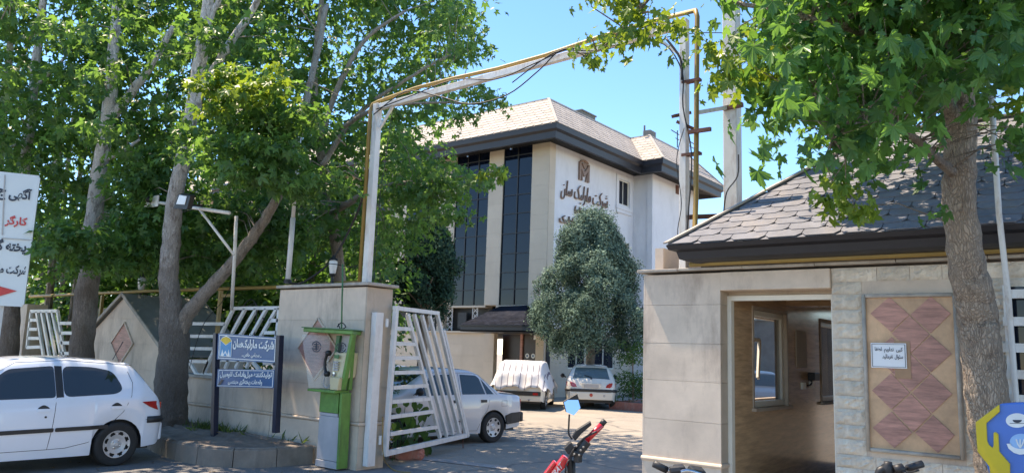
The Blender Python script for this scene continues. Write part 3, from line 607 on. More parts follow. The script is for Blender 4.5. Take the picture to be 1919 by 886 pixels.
ro.prism([(-15.62, gy-.06, 2.56), (-13.70, gy-.06, 1.405), (-13.70, gy-.06, 1.445), (-15.62, gy-.06, 2.605)], (0, 1.75, 0)).build('roof', 'roof_membrane', gb)
MB().prism([(-15.62, gy-.06, 2.56), (-15.62, gy-.06, 2.605), (-16.93, gy-.06, 1.85), (-16.93, gy-.06, 1.81)], (0, 1.75, 0)).build('roof', 'roof_membrane', gb)
MB().bar((-15.62, gy-.075, 2.59), (-13.68, gy-.075, 1.42), .025, .06, (0, 0, 1)).bar((-15.62, gy-.075, 2.59), (-16.95, gy-.075, 1.825), .025, .06, (0, 0, 1)).build('roof_trim', 'coping', gb)
MB().box(-13.9, -13.78, gy+.3, gy+1.6, 0, 1.38).build('side_wall', 'stone', gb); MB().box(-16.84, -16.7, gy+.3, gy+1.6, 0, 1.8).build('side_wall', 'stone', gb)
# further wall, pillar and small side gate on the left
fl = thing('stone_pier', 'stone pier of the street wall behind the white notice board', 'pier', (-20.8, YW, 0))
slabs(fl, 'stone', lambda u, o, z: (u, YW+.02-o, z), -22.1, -20.35, 0, 2.45, 1.0, .48)
MB().box(-22.1, -20.35, YW+.02, YW+.45, 0, 2.45).build('core', 'stone', fl)
slabs(fl, 'curb_stone', lambda u, o, z: (u, YW+1.02-o, z), -20.3, -18.4, 0, 2.4, .8, .3)
MB().box(-20.3, -17.0, YW+1.02, YW+1.3, 0, 2.4).build('core', 'concrete', fl)
lw2 = thing('low_wall', 'low wall with dark coping below the small slanted gate, left of the gabled hut', 'wall', (-18.5, YW, 0))
MB().box(-20.3, -16.9, YW+.0, YW+.35, 0, 1.15).build('core', 'concrete', lw2)
sg2 = thing('side_gate', 'small white gate panel of leaning tubes above the parked hatchback', 'gate', (-19, YW, 1))
def zq(x, y): return PY(x/4.924, 540+y/4.924, YW+.0)
for a, b in [((285, 212), (535, 208)), ((288, 212), (250, 545)), ((250, 545), (385, 540)), ((275, 293), (345, 293)), ((268, 377), (350, 377)), ((260, 460), (375, 460)), ((340, 215), (405, 640)), ((385, 215), (460, 640)), ((435, 215), (515, 640)), ((483, 215), (570, 640)), ((532, 212), (600, 640))]:
    rail(sg2, zq(*a), zq(*b), .07, .05, YW+.0, 'bar')
rl2 = thing('railing', 'short white railing with level bars either side of the mottled trunk', 'railing', (-17.5, YW, 1.2))
for y_ in (322, 412, 503, 600): rail(rl2, zq(560, y_), zq(870, y_), .07, .05, YW+.0, 'bar')
# lamps on the wall
def wall_lamp(x, y, z, s, label):
    t = thing('globe_lamp', label, 'lamp', (x, y, z))
    MB().tube([(x, y, z), (x, y, z+.22*s)], .03*s, 8).lathe((x, y, z+.2*s), (0, 0, 1), [(0, .03*s), (.02*s, .07*s), (.05*s, .075*s)]).build('stem', 'black_metal', t)
    MB().lathe((x, y, z+.24*s), (0, 0, 1), [(0, .05*s), (.06*s, .065*s), (.16*s, .08*s), (.25*s, .085*s), (.28*s, .05*s)], 16).build('globe', 'lamp_glass', t, smooth=True)
    MB().lathe((x, y, z+.52*s), (0, 0, 1), [(0, .09*s), (.03*s, .075*s), (.06*s, .03*s), (.1*s, .012*s), (.11*s, .001)], 16).build('cap', 'black_metal', t)
q = onY(622, 530, 7.85); wall_lamp(q[0], q[1], 2.625, .8, 'white globe lamp standing on the tall pillar behind the phone booth')
q = onY(263, 556, 8.2); wall_lamp(q[0], q[1], 2.5, 1.0, 'white globe lamp behind the gabled hut roof')
# flagpole on pillar
fp = thing('flagpole', 'white pole rising from the left end of the gate pillar', 'pole', (-10.3, 7.8, 2.6))
a = onY(539, 531, 7.8); b = onY(557, 310, 7.8); b2 = onY(562, 250, 7.8)
mid = a+(b-a)*.55
MB().tube([a, mid], .045, 10).build('lower_tube', 'white_paint', fp, smooth=True); MB().tube([mid, b2], .033, 10).build('upper_tube', 'white_paint', fp, smooth=True)
MB().lathe(a, (0, 0, 1), [(0, .07), (.06, .065), (.07, .045)], 12).build('collar', 'black_metal', fp)
# yellow gas pipe along the wall
xL_ = onY(691, 530, 7.75)[0]/2+onY(704, 203, 7.75)[0]/2-.105
gp = thing('gas_pipe', 'yellow gas pipe running along the walls and over the white gate beam', 'pipe', (-9, 7.8, 0))
MB().tube([(-21.5, 7.95, 2.68), (-16, 7.95, 2.69), (-10.8, 7.95, 2.66), (-9.0, 7.90, 2.68), (xL_, 7.70, 2.69)], .035, 8).build('pipe', 'yellow_pipe', gp, smooth=True)
MB().box(-12.98, -12.92, 7.92, 7.98, .9, 2.64).build('pipe_post', 'yellow_pipe', gp); MB().box(-17.62, -17.56, 7.92, 7.98, 1.0, 2.64).build('pipe_post', 'yellow_pipe', gp); MB().box(-12.91, -12.6, 7.93, 7.97, 2.52, 2.57).build('pipe_arm', 'yellow_pipe', gp)
# ------------------------------------------------------------------ gate portal
gf = thing('gate_portal', 'tall white box-section frame spanning the entrance between the two pillars', 'gate frame', (-8.6, 7.75, 2.6))
LB = onY(691, 530, 7.75); LT = onY(704, 203, 7.75); RBt = onY(1281.5, 497, 7.75); RT = onY(1283.5, 45, 7.75)
LB[0] = LT[0] = (LB[0]+LT[0])/2; RBt[0] = RT[0] = (RBt[0]+RT[0])/2
MB().box(LB[0]-.055, LB[0]+.055, 7.70, 7.80, 2.626, LT[2]+.06).build('post', 'rusty_white', gf, bevel=.006)
MB().box(RT[0]-.04, RT[0]+.04, 7.70, 7.80, 2.62, RT[2]+.05).build('post', 'rusty_white', gf, bevel=.006)
MB().bar((LB[0]+.056, 7.75, LT[2]), (RT[0]-.041, 7.75, RT[2]), .08, .09).build('beam', 'rusty_white', gf, bevel=.006)
def brace(p, q, w=.035): MB().bar((p[0], 7.74, p[2]), (q[0], 7.74, q[2]), w, w, (0, 1, 0)).build('brace', 'rusty_white', gf)
brace(onY(712, 240, 7.74), onY(736, 200, 7.74)); brace(onY(1240, 78, 7.74), onY(1277, 105, 7.74))
p1 = onY(694, 530, 7.66); p1t = onY(697, 198, 7.66)
xL = LB[0]-.105; zt = LT[2]+.10
pipe_pts = [(xL, 7.70, 2.68), (xL, 7.70, zt-.12), (xL+.02, 7.72, zt-.04), (xL+.1, 7.78, zt+.015)]+[(xL+.1+(RT[0]+.03-xL)*k, 7.78, zt+.03+(RT[2]-LT[2])*k*1.01+.03*math.sin(k*9)) for k in (.15, .3, .45, .6, .75, .9, 1.0)]
xr = RT[0]+.16
pipe_pts += [(xr-.03, 7.76, pipe_pts[-1][2]-.01), (xr, 7.74, pipe_pts[-1][2]-.1), (xr, 7.72, 4.5), (xr+.01, 7.68, 3.4), (xr+.01, 7.62, 2.72), (xr+.06, 7.45, 2.66), (xr+.3, 7.38, 2.655), (-1.5, 7.38, 2.65), (2.5, 7.38, 2.66)]
MB().tube(pipe_pts, .028, 10).build('pipe', 'yellow_pipe', gp, smooth=True)
for k in (.1, .5, .85): 
    z = 2.7+k*2.4; MB().box(xr-.17, xr+.045, 7.69, 7.76, z, z+.03).build('pipe_clamp', 'rust', gp)
# cables hung on the frame
cb = thing('cables', 'black cables looped along the gate beam and down the left post', 'cables', (-8.6, 7.7, 5))
def cable(pts, r=.009, y=None): MB().tube(spline(pts, 5), r, 5).build('cable', 'cable', cb, smooth=True)
def c7(x, y, d=7.66): return onY(x, y, d)
cable([c7(700, 215), c7(760, 172), c7(820, 180), c7(880, 195), c7(950, 178), c7(1010, 132), c7(1050, 95), c7(1100, 88), c7(1180, 62), c7(1260, 44)])
cable([c7(705, 205), c7(770, 180), c7(850, 150), c7(930, 148), c7(1000, 120), c7(1060, 92)])
cable([c7(960, 155), c7(1020, 110), c7(1055, 95), c7(1120, 95), c7(1230, 78), c7(1277, 130), c7(1280, 200), c7(1296, 290), c7(1290, 400), c7(1284, 480)], .008)
cable([c7(1248, 72), c7(1275, 110), c7(1278, 150)], .014)
cable([c7(1250, 70, 7.7), c7(1350, 62, 8.5), c7(1600, 80, 10), c7(1919, 60, 12)], .006)
cable([c7(697, 300, 7.9), c7(680, 370, 8.0), c7(655, 430, 8.0), c7(620, 490, 7.9), c7(570, 528, 7.8), c7(545, 530, 7.8)], .018)
cable([c7(735, 210), c7(722, 300), c7(712, 370), c7(705, 450), c7(700, 528)], .005)
cable([c7(1290, 480), c7(1270, 440), c7(1277, 380), c7(1268, 300), c7(1282, 240)], .005)
cable([c7(495, 600, 7.6), c7(470, 560, 7.6), c7(440, 600, 7.6), c7(445, 590, 7.6), c7(480, 570, 7.6), c7(475, 640, 7.6)], .009)
cable([c7(355, 690, 7.45), c7(380, 610, 7.45), c7(420, 560, 7.6), c7(450, 500, 7.8)], .006)
# brackets, second thick pole on the guard house roof
pp = thing('roof_pole', 'thick pale square pole standing through the guard house roof', 'pole', (-3.33, 8.4, 3))
pa = onY(1374, 437, 8.4); pb = onY(1375, 0, 8.4)
MB().box(pa[0]-.082, pa[0]+.082, 8.32, 8.48, 2.9, 6.9).build('post', 'rusty_white', pp, bevel=.008)
MB().bar(onY(1290, 407, 7.72), onY(1362, 404, 8.30), .04, .05).build('bracket', 'rust', pp)
MB().bar(onY(1262, 218, 7.66), onY(1292, 212, 7.9), .06, .035).bar(onY(1268, 228, 7.7), onY(1310, 246, 7.8), .03, .03).bar(onY(1290, 248, 7.62), onY(1332, 242, 7.62), .04, .04).build('bracket', 'rust', pp)
MB().bar(onY(1304, 212, 7.75), onY(1362, 202, 8.32), .05, .045).build('bracket', 'rusty_white', pp)
MB().bar(onY(1356, 204, 8.31), onY(1392, 196, 8.31), .05, .05).build('bracket', 'rust', pp)
MB().tube(spline([onY(1384, 290, 8.3), onY(1382, 330, 8.28), onY(1362, 360, 8.28), onY(1356, 400, 8.28)], 5), .008, 5).build('cable', 'cable', pp)
# ------------------------------------------------------------------ open gate leaf
hz0 = onX(719, 853, -8.33); E0 = onZ(876, 813, .24)
gn = unit(np.cross(E0-hz0, (0, 0, 1))); gl = thing('gate_leaf', 'open white tube gate leaf swung in front of the parked sedan', 'gate', (hz0[0], hz0[1], 0))
def zg(x, y): return onP(700+x/2.77, 560+y/2.77, hz0, gn)
def gbar(a, b, w=.05, d=.05): MB().bar(zg(*a), zg(*b), d, w, (0, 0, 1)) if abs(a[0]-b[0]) > abs(a[1]-b[1]) else None; m = MB(); p, q_ = zg(*a), zg(*b); dd = unit(q_-p); s1 = unit(np.cross(dd, gn))*w/2; s2 = gn*d/2; m.prism([p-s1-s2, p+s1-s2, p+s1+s2, p-s1+s2], q_-p); m.build('bar', 'white_paint', gl)
gbar((60, 808), (117, 40), .08, .06); gbar((107, 46), (336, 74), .06, .055); gbar((56, 802), (480, 706), .075, .058)
for a, b in [((175, 78), (345, 718)), ((210, 80), (380, 708)), ((250, 84), (412, 700)), ((290, 88), (445, 694)), ((330, 80), (478, 700)), ((362, 160), (490, 712))]: gbar(a, b, .056, .05)
for a, b in [((118, 153), (204, 156)), ((114, 230), (220, 235)), ((108, 306), (234, 305)), ((104, 382), (262, 378)), ((98, 460), (280, 448)), ((92, 533), (298, 516)), ((86, 612), (312, 582)), ((82, 700), (332, 662))]: gbar(a, b, .055, .044)
gbar((465, 640), (472, 636), .03, .03)
bl = thing('drop_bolt', 'thin iron drop rod hanging from the free end of the gate leaf', 'bolt', zg(478, 820)); 
MB().tube([zg(474, 636)-gn*.05, zg(480, 818)-gn*.05], .009, 6).tube([zg(450, 636)-gn*.05, zg(476, 636)-gn*.05], .009, 6).build('rod', 'rust', bl); MB().tube([zg(480, 780)-gn*.05, zg(480, 822)-gn*.05], .02, 8).build('foot', 'red_print', bl)
hp_ = thing('hinge_post', 'white channel post carrying the gate leaf beside the pillar', 'gate post', (-8.4, 7.75, 0))
MB().box(-8.448, -8.35, 7.60, 7.74, .06, 2.2).build('channel', 'white_paint', hp_)
for z in (.35, 2.0): MB().tube([(-8.335, 7.80, z), (-8.335, 7.80, z+.12)], .022, 8).build('hinge', 'white_paint', hp_)
rc = thing('broken_kerb', 'broken red and white kerb block under the gate leaf hinge', 'kerb block', onZ(755, 862, 0))
q = onZ(757, 860, 0); bm = bmesh.new(); bmesh.ops.create_icosphere(bm, subdivisions=3, radius=1)
for v in bm.verts:
    c = v.co; k = 1/max(abs(c.x), abs(c.y), abs(c.z))**.75; c *= k; c.x *= .26*(1+.1*math.sin(c.y*7)); c.y *= .11; c.z *= .10*(1+.2*math.sin(c.x*19+2)); c.x, c.y = c.x*.8-c.y*.6, c.x*.6+c.y*.8; c.x += q[0]; c.y += q[1]+.05; c.z += .085
me = bpy.data.meshes.new('block'); bm.to_mesh(me); bm.free(); link('block', me, 'red_curb', rc)
ch = thing('chain', 'thin yellow chain lying at the foot of the hinge post', 'chain', onZ(735, 868, 0))
MB().tube(spline([onX(717, 780, -8.34), onX(718, 850, -8.3), onZ(728, 872, .02), onZ(745, 882, .02), onZ(770, 884, .02)], 5), .008, 5).build('links', 'yellow_pipe', ch)
# ------------------------------------------------------------------ guard house on the right
gh = thing('guard_house', 'stone guard house with grey shingle roof, doorway and split stone front', 'guard house', (-3, YW, 0))
XP0, XP1, XD = -4.02, -3.15, -2.07
box('core', 'stone', gh, XP0+.02, XP1-.02, YW+.02, YW+.24, 0, 2.57)
for zz in ((0, .97), (1.0, 1.35), (1.353, 1.66), (1.663, 1.98), (1.983, 2.30), (2.303, 2.57)): pass
z_ = [0, .33, .68]; 
def course(parent, zs, a, b, y=YW, mat='stone'):
    for za, zb in zip(zs, zs[1:]): MB().box(a+.001, b-.001, y-random.uniform(0, .0015), y+.019, za+.0015, zb-.0015).build('stone_slab', mat, parent)
ZS = [.67]+[float(onY(1280, y_, YW)[2]) for y_ in (788, 713.5, 643, 571)]+[2.57]
course(gh, [0, .32, .64], XP0+.02, XP1-.0); course(gh, ZS, XP0+.02, XP1-.0)
for zs in ([0, .32, .64], ZS):
    for za, zb in zip(zs, zs[1:]):
        MB().box(XP0, XP0+.019, YW, YW+.25, za+.0015, zb-.0015).build('stone_slab', 'stone', gh)
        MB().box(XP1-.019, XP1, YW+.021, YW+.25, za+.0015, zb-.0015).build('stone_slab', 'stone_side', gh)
MB().tube([(XP0-.005, YW-.005, .655), (XP1+.005, YW-.005, .655), (XP1+.005, YW+.25, .655)], .022, 8).build('moulding', 'stone', gh)
# coping in slabs
for a, b in ((-4.08, -3.6), (-3.6, -2.9), (-2.9, -2.2), (-2.2, -1.5), (-1.5, -.8), (-.8, .0), (0, 2.6)):
    box('coping_slab', 'coping', gh, a+.002, b-.002, YW-.055, YW+.5, 2.595+random.uniform(-.002, .002), 2.625, bevel=.006)
box('lintel', 'stone', gh, XP1+.002, XD-.002, YW-.015, YW+.2, 2.385, 2.572, bevel=.01)
box('lintel_back', 'stone_side', gh, XP1+.002, XD-.002, YW+.2, YW+.25, 2.35, 2.572)
# door frame
box('door_frame', 'window_frame', gh, XP1+.003, XP1+.045, YW+.17, YW+.245, 0, 2.345); box('door_frame', 'window_frame', gh, XD-.05, XD-.003, YW+.17, YW+.245, 0, 2.345)
box('door_frame', 'window_frame', gh, XP1+.046, XD-.051, YW+.17, YW+.245, 2.295, 2.345)
# brown marble wall of the passage with two windows
XB = -3.12
WB = [(8.28, 9.42, 1.19, 2.29), (10.72, 11.9, 1.19, 2.29)]
def passage(x, t, mat, holes, y0=YW+.26, y1=14.0, zt=2.9):
    ys = sorted({y0, y1, *[h[0] for h in holes], *[h[1] for h in holes]}); zs = [0, 1.19, 2.29, zt]; m = MB()
    for a, b in zip(ys, ys[1:]):
        for c, d in zip(zs, zs[1:]):
            if any(h[0] <= a+1e-5 and b <= h[1]+1e-5 and h[2] <= c+1e-5 and d <= h[3]+1e-5 for h in holes): continue
            m.box(min(x, x-t), max(x, x-t), a, b, c, d)
    return m.build('wall', mat, gh)
passage(XB, .08, 'brown_marble', WB)
passage(XP0+.1, .1, 'stone', [(9.2, 12.6, 1.19, 2.29)])
m = MB()
for (a, b, c, d) in WB:
    fr = MB().box(XB-.14, XB+.012, a, a+.035, c, d).box(XB-.14, XB+.012, b-.035, b, c, d).box(XB-.14, XB+.012, a+.035, b-.035, d-.035, d).box(XB-.14, XB+.05, a-.03, b+.03, c-.03, c+.004).build('window_reveal', 'stone_side', gh)
    ff = MB()
    for k in ((a+.036, a+.09, c+.005, d-.036), (b-.11, b-.036, c+.005, d-.036), (a+.09, b-.11, c+.005, c+.07), (a+.09, b-.11, d-.1, d-.036)): ff.box(XB-.09, XB-.03, *k)
    ff = ff.build('window_frame', 'window_frame', gh, bevel=.006)
    MB().box(XB-.065, XB-.058, a+.09, b-.11, c+.07, d-.1).build('pane', 'window_glass', ff)
# tilted sash of the far window seen through the glass
P = [onX(1412, 635, -3.85), onX(1430, 637, -3.85), onX(1420, 690, -3.85), onX(1412, 708, -3.85)]
sa = MB(); y0 = P[0][1]-.4; y1 = P[1][1]
sa.bar((-3.9, y0, P[0][2]), (-3.9, y1, P[1][2]), .03, .05).bar((-3.9, y1, P[1][2]), (-3.8, y1-.35, P[3][2]), .03, .05, (0, 1, 0)).build('tilted_sash', 'window_frame', gh)
MB().box(XP0+.1, XB-.09, 13.9, 14.0, 0, 2.9).build('wall', 'grey_room', gh)
MB().box(XP0+.1, XB-.09, YW+.26, 13.9, 1.0, 1.06).build('counter', 'grey_room', gh)
MB().box(XP0+.0, XD+.8, YW+.26, 14.0, 2.58, 2.64).build('ceiling', 'grey_room', gh)
MB().box(XB+.002, XD+.4, 9.4, 9.7, 2.36, 2.575).build('ceiling_beam', 'brown_marble', gh)
MB().box(XD+.0, XD+.15, YW+.25, 14.0, 0, 2.575).build('wall', 'brown_marble', gh)
box('floor_slab', 'concrete', gh, XP1, XD, YW-.0, 14, .005, .06)
# card reader / lamp box in the passage
cr = thing('card_reader', 'black box and small switches fixed to the brown marble wall in the doorway', 'card reader', (XB, 10.0, 1.5))
q = onX(1518, 703, XB); MB().box(XB+.001, XB+.09, q[1]-.10, q[1]+.12, q[2]-.06, q[2]+.04).build('housing', 'black_metal', cr, bevel=.01)
q2 = onX(1510, 722, XB); MB().box(XB+.001, XB+.03, q2[1]-.2, q2[1]-.08, q2[2]-.04, q2[2]+.04).box(XB+.001, XB+.03, q2[1]+.12, q2[1]+.26, q2[2]-.03, q2[2]+.05).build('switch', 'window_frame', cr)
MB().box(XB+.001, XB+.012, q[1]-.55, q[1]-.15, q[2]+.1, q[2]+.55).build('panel', 'stone_side', cr)
MB().tube(spline([q, q+V(.03, -.05, -.1), q2+V(.02, 0, 0)], 4), .012, 5).build('wire', 'cable', cr)
# split stone front right of the doorway
box('core', 'stone', gh, XD+.0, 2.6, YW+.02, YW+.24, 0, 2.572)
PX0, PX1, PZ0, PZ1 = -1.77, -1.075, .975, 2.305
def split_me(w_, h_, seed):
    r = random.Random(seed); nx, nz = max(3, int(w_/.035)), 5; m = MB()
    for j in range(nz+1):
        for i in range(nx+1):
            e = min(i, nx-i, j, nz-j); d = .004 if e == 0 else .010+.016*r.random()+(.004 if e > 1 else 0)
            m.v.append((w_*i/nx, -d, h_*j/nz))
    for j in range(nz):
        for i in range(nx):
            a = j*(nx+1)+i; m.f.append((a, a+1, a+nx+2, a+nx+1))
    me = bpy.data.meshes.new('stone'); me.from_pydata(m.v, [], m.f); me.update(); return me
zc = 0; k = 0; cs = []
while zc < 2.57: hh = [.125, .14, .115, .135][k % 4]; cs.append((zc, min(zc+hh, 2.57))); zc += hh; k += 1
for ri, (za, zb) in enumerate(cs):
    if zb-za < .03: continue
    segs = [(XD+.0, 2.4)] if zb < PZ0-.03 or za > PZ1+.03 else [(XD, PX0-.035), (PX1+.035, 2.4)]
    for s0, s1 in segs:
        x = s0; first = True
        while x < s1-.02:
            L_ = min(random.uniform(.22, .5), s1-x)
            if s1-(x+L_) < .12: L_ = s1-x
            me = split_me(L_-.006, zb-za-.006, ri*100+int(x*50)); o = link('stone', me, 'split_stone', gh); o.matrix_basis = Matrix.Translation((x+.003, YW+.02, za+.003)); x += L_
# framed marble panel
pn = thing('marble_panel', 'framed wall panel of reddish marble squares set diagonally on cream stone', 'wall panel', (PX0, YW, PZ0))
MB().box(PX0, PX1, YW-.004, YW+.019, PZ0, PZ1).build('backing', 'tan_marble', pn)
for a, b in (((PX0-.015, PZ0-.03), (PX0-.015, PZ1+.015)), ((PX1+.015, PZ0-.03), (PX1+.015, PZ1+.015)), ((PX0+.004, PZ0-.015), (PX1-.004, PZ0-.015)), ((PX0+.004, PZ1+.0), (PX1-.004, PZ1+.0))):
    MB().tube([(a[0], YW-.02, a[1]), (b[0], YW-.02, b[1])], .017, 10).build('frame', 'coping', pn, smooth=True)
conv = [(PX0+.005, PZ0+.005), (PX1-.005, PZ0+.005), (PX1-.005, PZ1-.015), (PX0+.005, PZ1-.015)]
def pz(x, y): q = onY(1540+x/2.295, 500+y/2.295, YW-.01); return (q[0], q[2])
tiles = [((290, 128), (378, 205), (298, 280), (208, 200)), ((468, 125), (556, 200), (468, 285), (380, 205)), ((378, 208), (465, 290), (385, 368), (300, 285)), ((470, 292), (560, 372), (470, 452), (385, 370)),
         ((300, 300), (380, 372), (300, 450), (215, 372)), ((385, 375), (468, 456), (382, 535), (300, 452)), ((298, 455), (380, 540), (300, 612), (215, 530)), ((470, 458), (562, 545), (475, 628), (388, 540)),
         ((384, 543), (472, 632), (395, 710), (303, 615)), ((300, 620), (390, 712), (312, 778), (218, 690)), ((478, 635), (572, 722), (500, 800), (400, 712))]
for t in tiles:
    q = [pz(*a) for a in t]; c = (sum(a[0] for a in q)/4, sum(a[1] for a in q)/4); q = [(c[0]+(a[0]-c[0])*.985, c[1]+(a[1]-c[1])*.985) for a in q]
    if sum(q[i][0]*q[(i+1) % 4][1]-q[(i+1) % 4][0]*q[i][1] for i in range(4)) < 0: q = q[::-1]
    pl = clip_poly(q, conv)
    if len(pl) > 2: MB().prism([(a[0], YW-.005, a[1]) for a in pl], (0, -.008, 0)).build('marble_tile', 'pink_stone', pn)
# cream tiles between them (background joints)
for z, z2 in ((.99, 1.4), (1.404, 1.84), (1.844, 2.29)): MB().box(PX0+.01, PX1-.01, YW-.0048, YW-.0042, z, z2).build('cream_tile', 'tan_marble', pn)
nt_ = thing('notice', 'white paper notice taped to the marble panel', 'notice', (-1.6, YW, 1.78))
n0, n1 = onY(1633, 688, YW-.03), onY(1698, 643, YW-.03)
MB().box(n1[0]-.10, n1[0]+.028, YW-.018, YW-.0145, n0[2]-.085, n1[2]+.02).build('tape', 'tape', nt_)
MB().add([(n0[0], YW-.03, n0[2]), (n1[0], YW-.027, n0[2]), (n1[0], YW-.030, n1[2]), (n0[0], YW-.027, n1[2])], [(0, 1, 2, 3)]).build('sheet', 'paper', nt_)
bo = MB(); W_, H_ = n1[0]-n0[0], n1[2]-n0[2]
for (a, b, c, d) in ((.03, .97, .04, .055), (.03, .97, .945, .96), (.03, .045, .055, .945), (.955, .97, .055, .945)): bo.box(n0[0]+a*W_, n0[0]+b*W_, YW-.0335, YW-.0325, n0[2]+c*H_, n0[2]+d*H_)
bo.build('border', 'blue_post', nt_)
text('کپی  نداریم  لطفا', 'black_print', nt_, (n0[0]+.12*W_, YW-.033, n0[2]+.60*H_), (W_*.78, 0, 0), (0, 0, H_*.24), .001)
text('سئوال  نفرمائید.', 'black_print', nt_, (n0[0]+.32*W_, YW-.033, n0[2]+.34*H_), (W_*.58, 0, 0), (0, 0, H_*.22), .001)
# roof of the guard house
EX, EY, EZ = -3.57, 7.12, 2.82; ZRr = 4.32; RY = 9.40
prof = [(0.33, 2.63), (.28, 2.65), (.16, 2.67), (.10, 2.69), (.08, 2.76), (.02, 2.78), (0, 2.82)]
f2 = MB()
for d, z in prof: f2.v += [(EX+d, 14.0, z), (EX+d, EY+d, z), (2.6, EY+d, z)]
for i in range(len(prof)-1):
    for j in range(2): a = i*3+j; f2.f.append((a, a+3, a+4, a+1))
f2.build('fascia', 'black_fascia', gh)
MB().box(-3.35, 2.6, YW-.02, YW+.6, 2.626, 2.68).build('mortar_bed', 'concrete', gh)
slope = (ZRr-EZ)/(RY-EY)
TX = EX+(RY-EY)*.655
shingled(gh, [(EX, EY, EZ+.005), (2.6, EY, EZ+.005), (2.6, RY, ZRr), (TX, RY, ZRr)], 'shingle_grey', .34, .150, .007, 300)
MB().add([(EX, EY, EZ+.004), (TX, RY, ZRr), (TX, 11.7, ZRr), (EX, 14, EZ)], [(0, 1, 2, 3)]).add([(TX, RY, ZRr), (2.6, RY, ZRr), (2.6, 11.7, ZRr), (TX, 11.7, ZRr)], [(0, 1, 2, 3)]).add([(TX, 11.7, ZRr), (2.6, 11.7, ZRr), (2.6, 14, EZ), (EX, 14, EZ)], [(0, 1, 2, 3)]).build('roof', 'shingle_grey', gh)
MB().bar((EX, EY, EZ+.03), (TX, RY, ZRr+.03), .10, .018).bar((TX, RY, ZRr+.02), (2.6, RY, ZRr+.02), .14, .02).build('ridge_cap', 'shingle_tan', gh)
# thin pole by the trunk, side window with rusty frame at the right edge
tp_ = thing('downpipe', 'thin peeling white pipe right of the big trunk', 'pipe', (-.9, 7.3, 2.6))
MB().tube([onY(1858, 180, 7.1), onY(1872, 400, 7.1), onY(1890, 560, 7.2), onY(1905, 760, 7.25), onY(1905, 760, 7.25)*V(1, 1, 0)+V(.03, 0, .01)], .022, 8).build('tube', 'rusty_white', tp_, smooth=True)
rg = thing('rusty_grille', 'white rusting metal grille over a dark window at the right edge', 'grille', (-.6, 7.3, 1.5))
g0 = onY(1878, 545, 7.3); g1 = onY(1919, 745, 7.3)
for y_ in (551, 602, 651, 700, 746): a = onY(1880, y_, 7.3); MB().box(a[0], .3, 7.28, 7.32, a[2]-.035, a[2]+.035).build('bar', 'rusty_white', rg)
MB().box(g0[0]+.0, g0[0]+.05, 7.327, 7.36, g1[2]-.05, g0[2]+.05).build('stile', 'rusty_white', rg)
MB().box(g0[0]+.051, .3, 7.38, 7.40, g1[2]-.03, g0[2]+.04).build('pane', 'facade_glass', rg)

# grey boundary wall at the back of the yard
yw = thing('yard_wall', 'plain grey boundary wall behind the cars in the yard', 'wall', (-8, 36, 0))
box('wall', 'concrete', yw, -16.5, 12, 36, 36.3, 0, 3.6); box('coping', 'coping', yw, -16.5, 12, 35.9, 36.4, 3.602, 3.7)
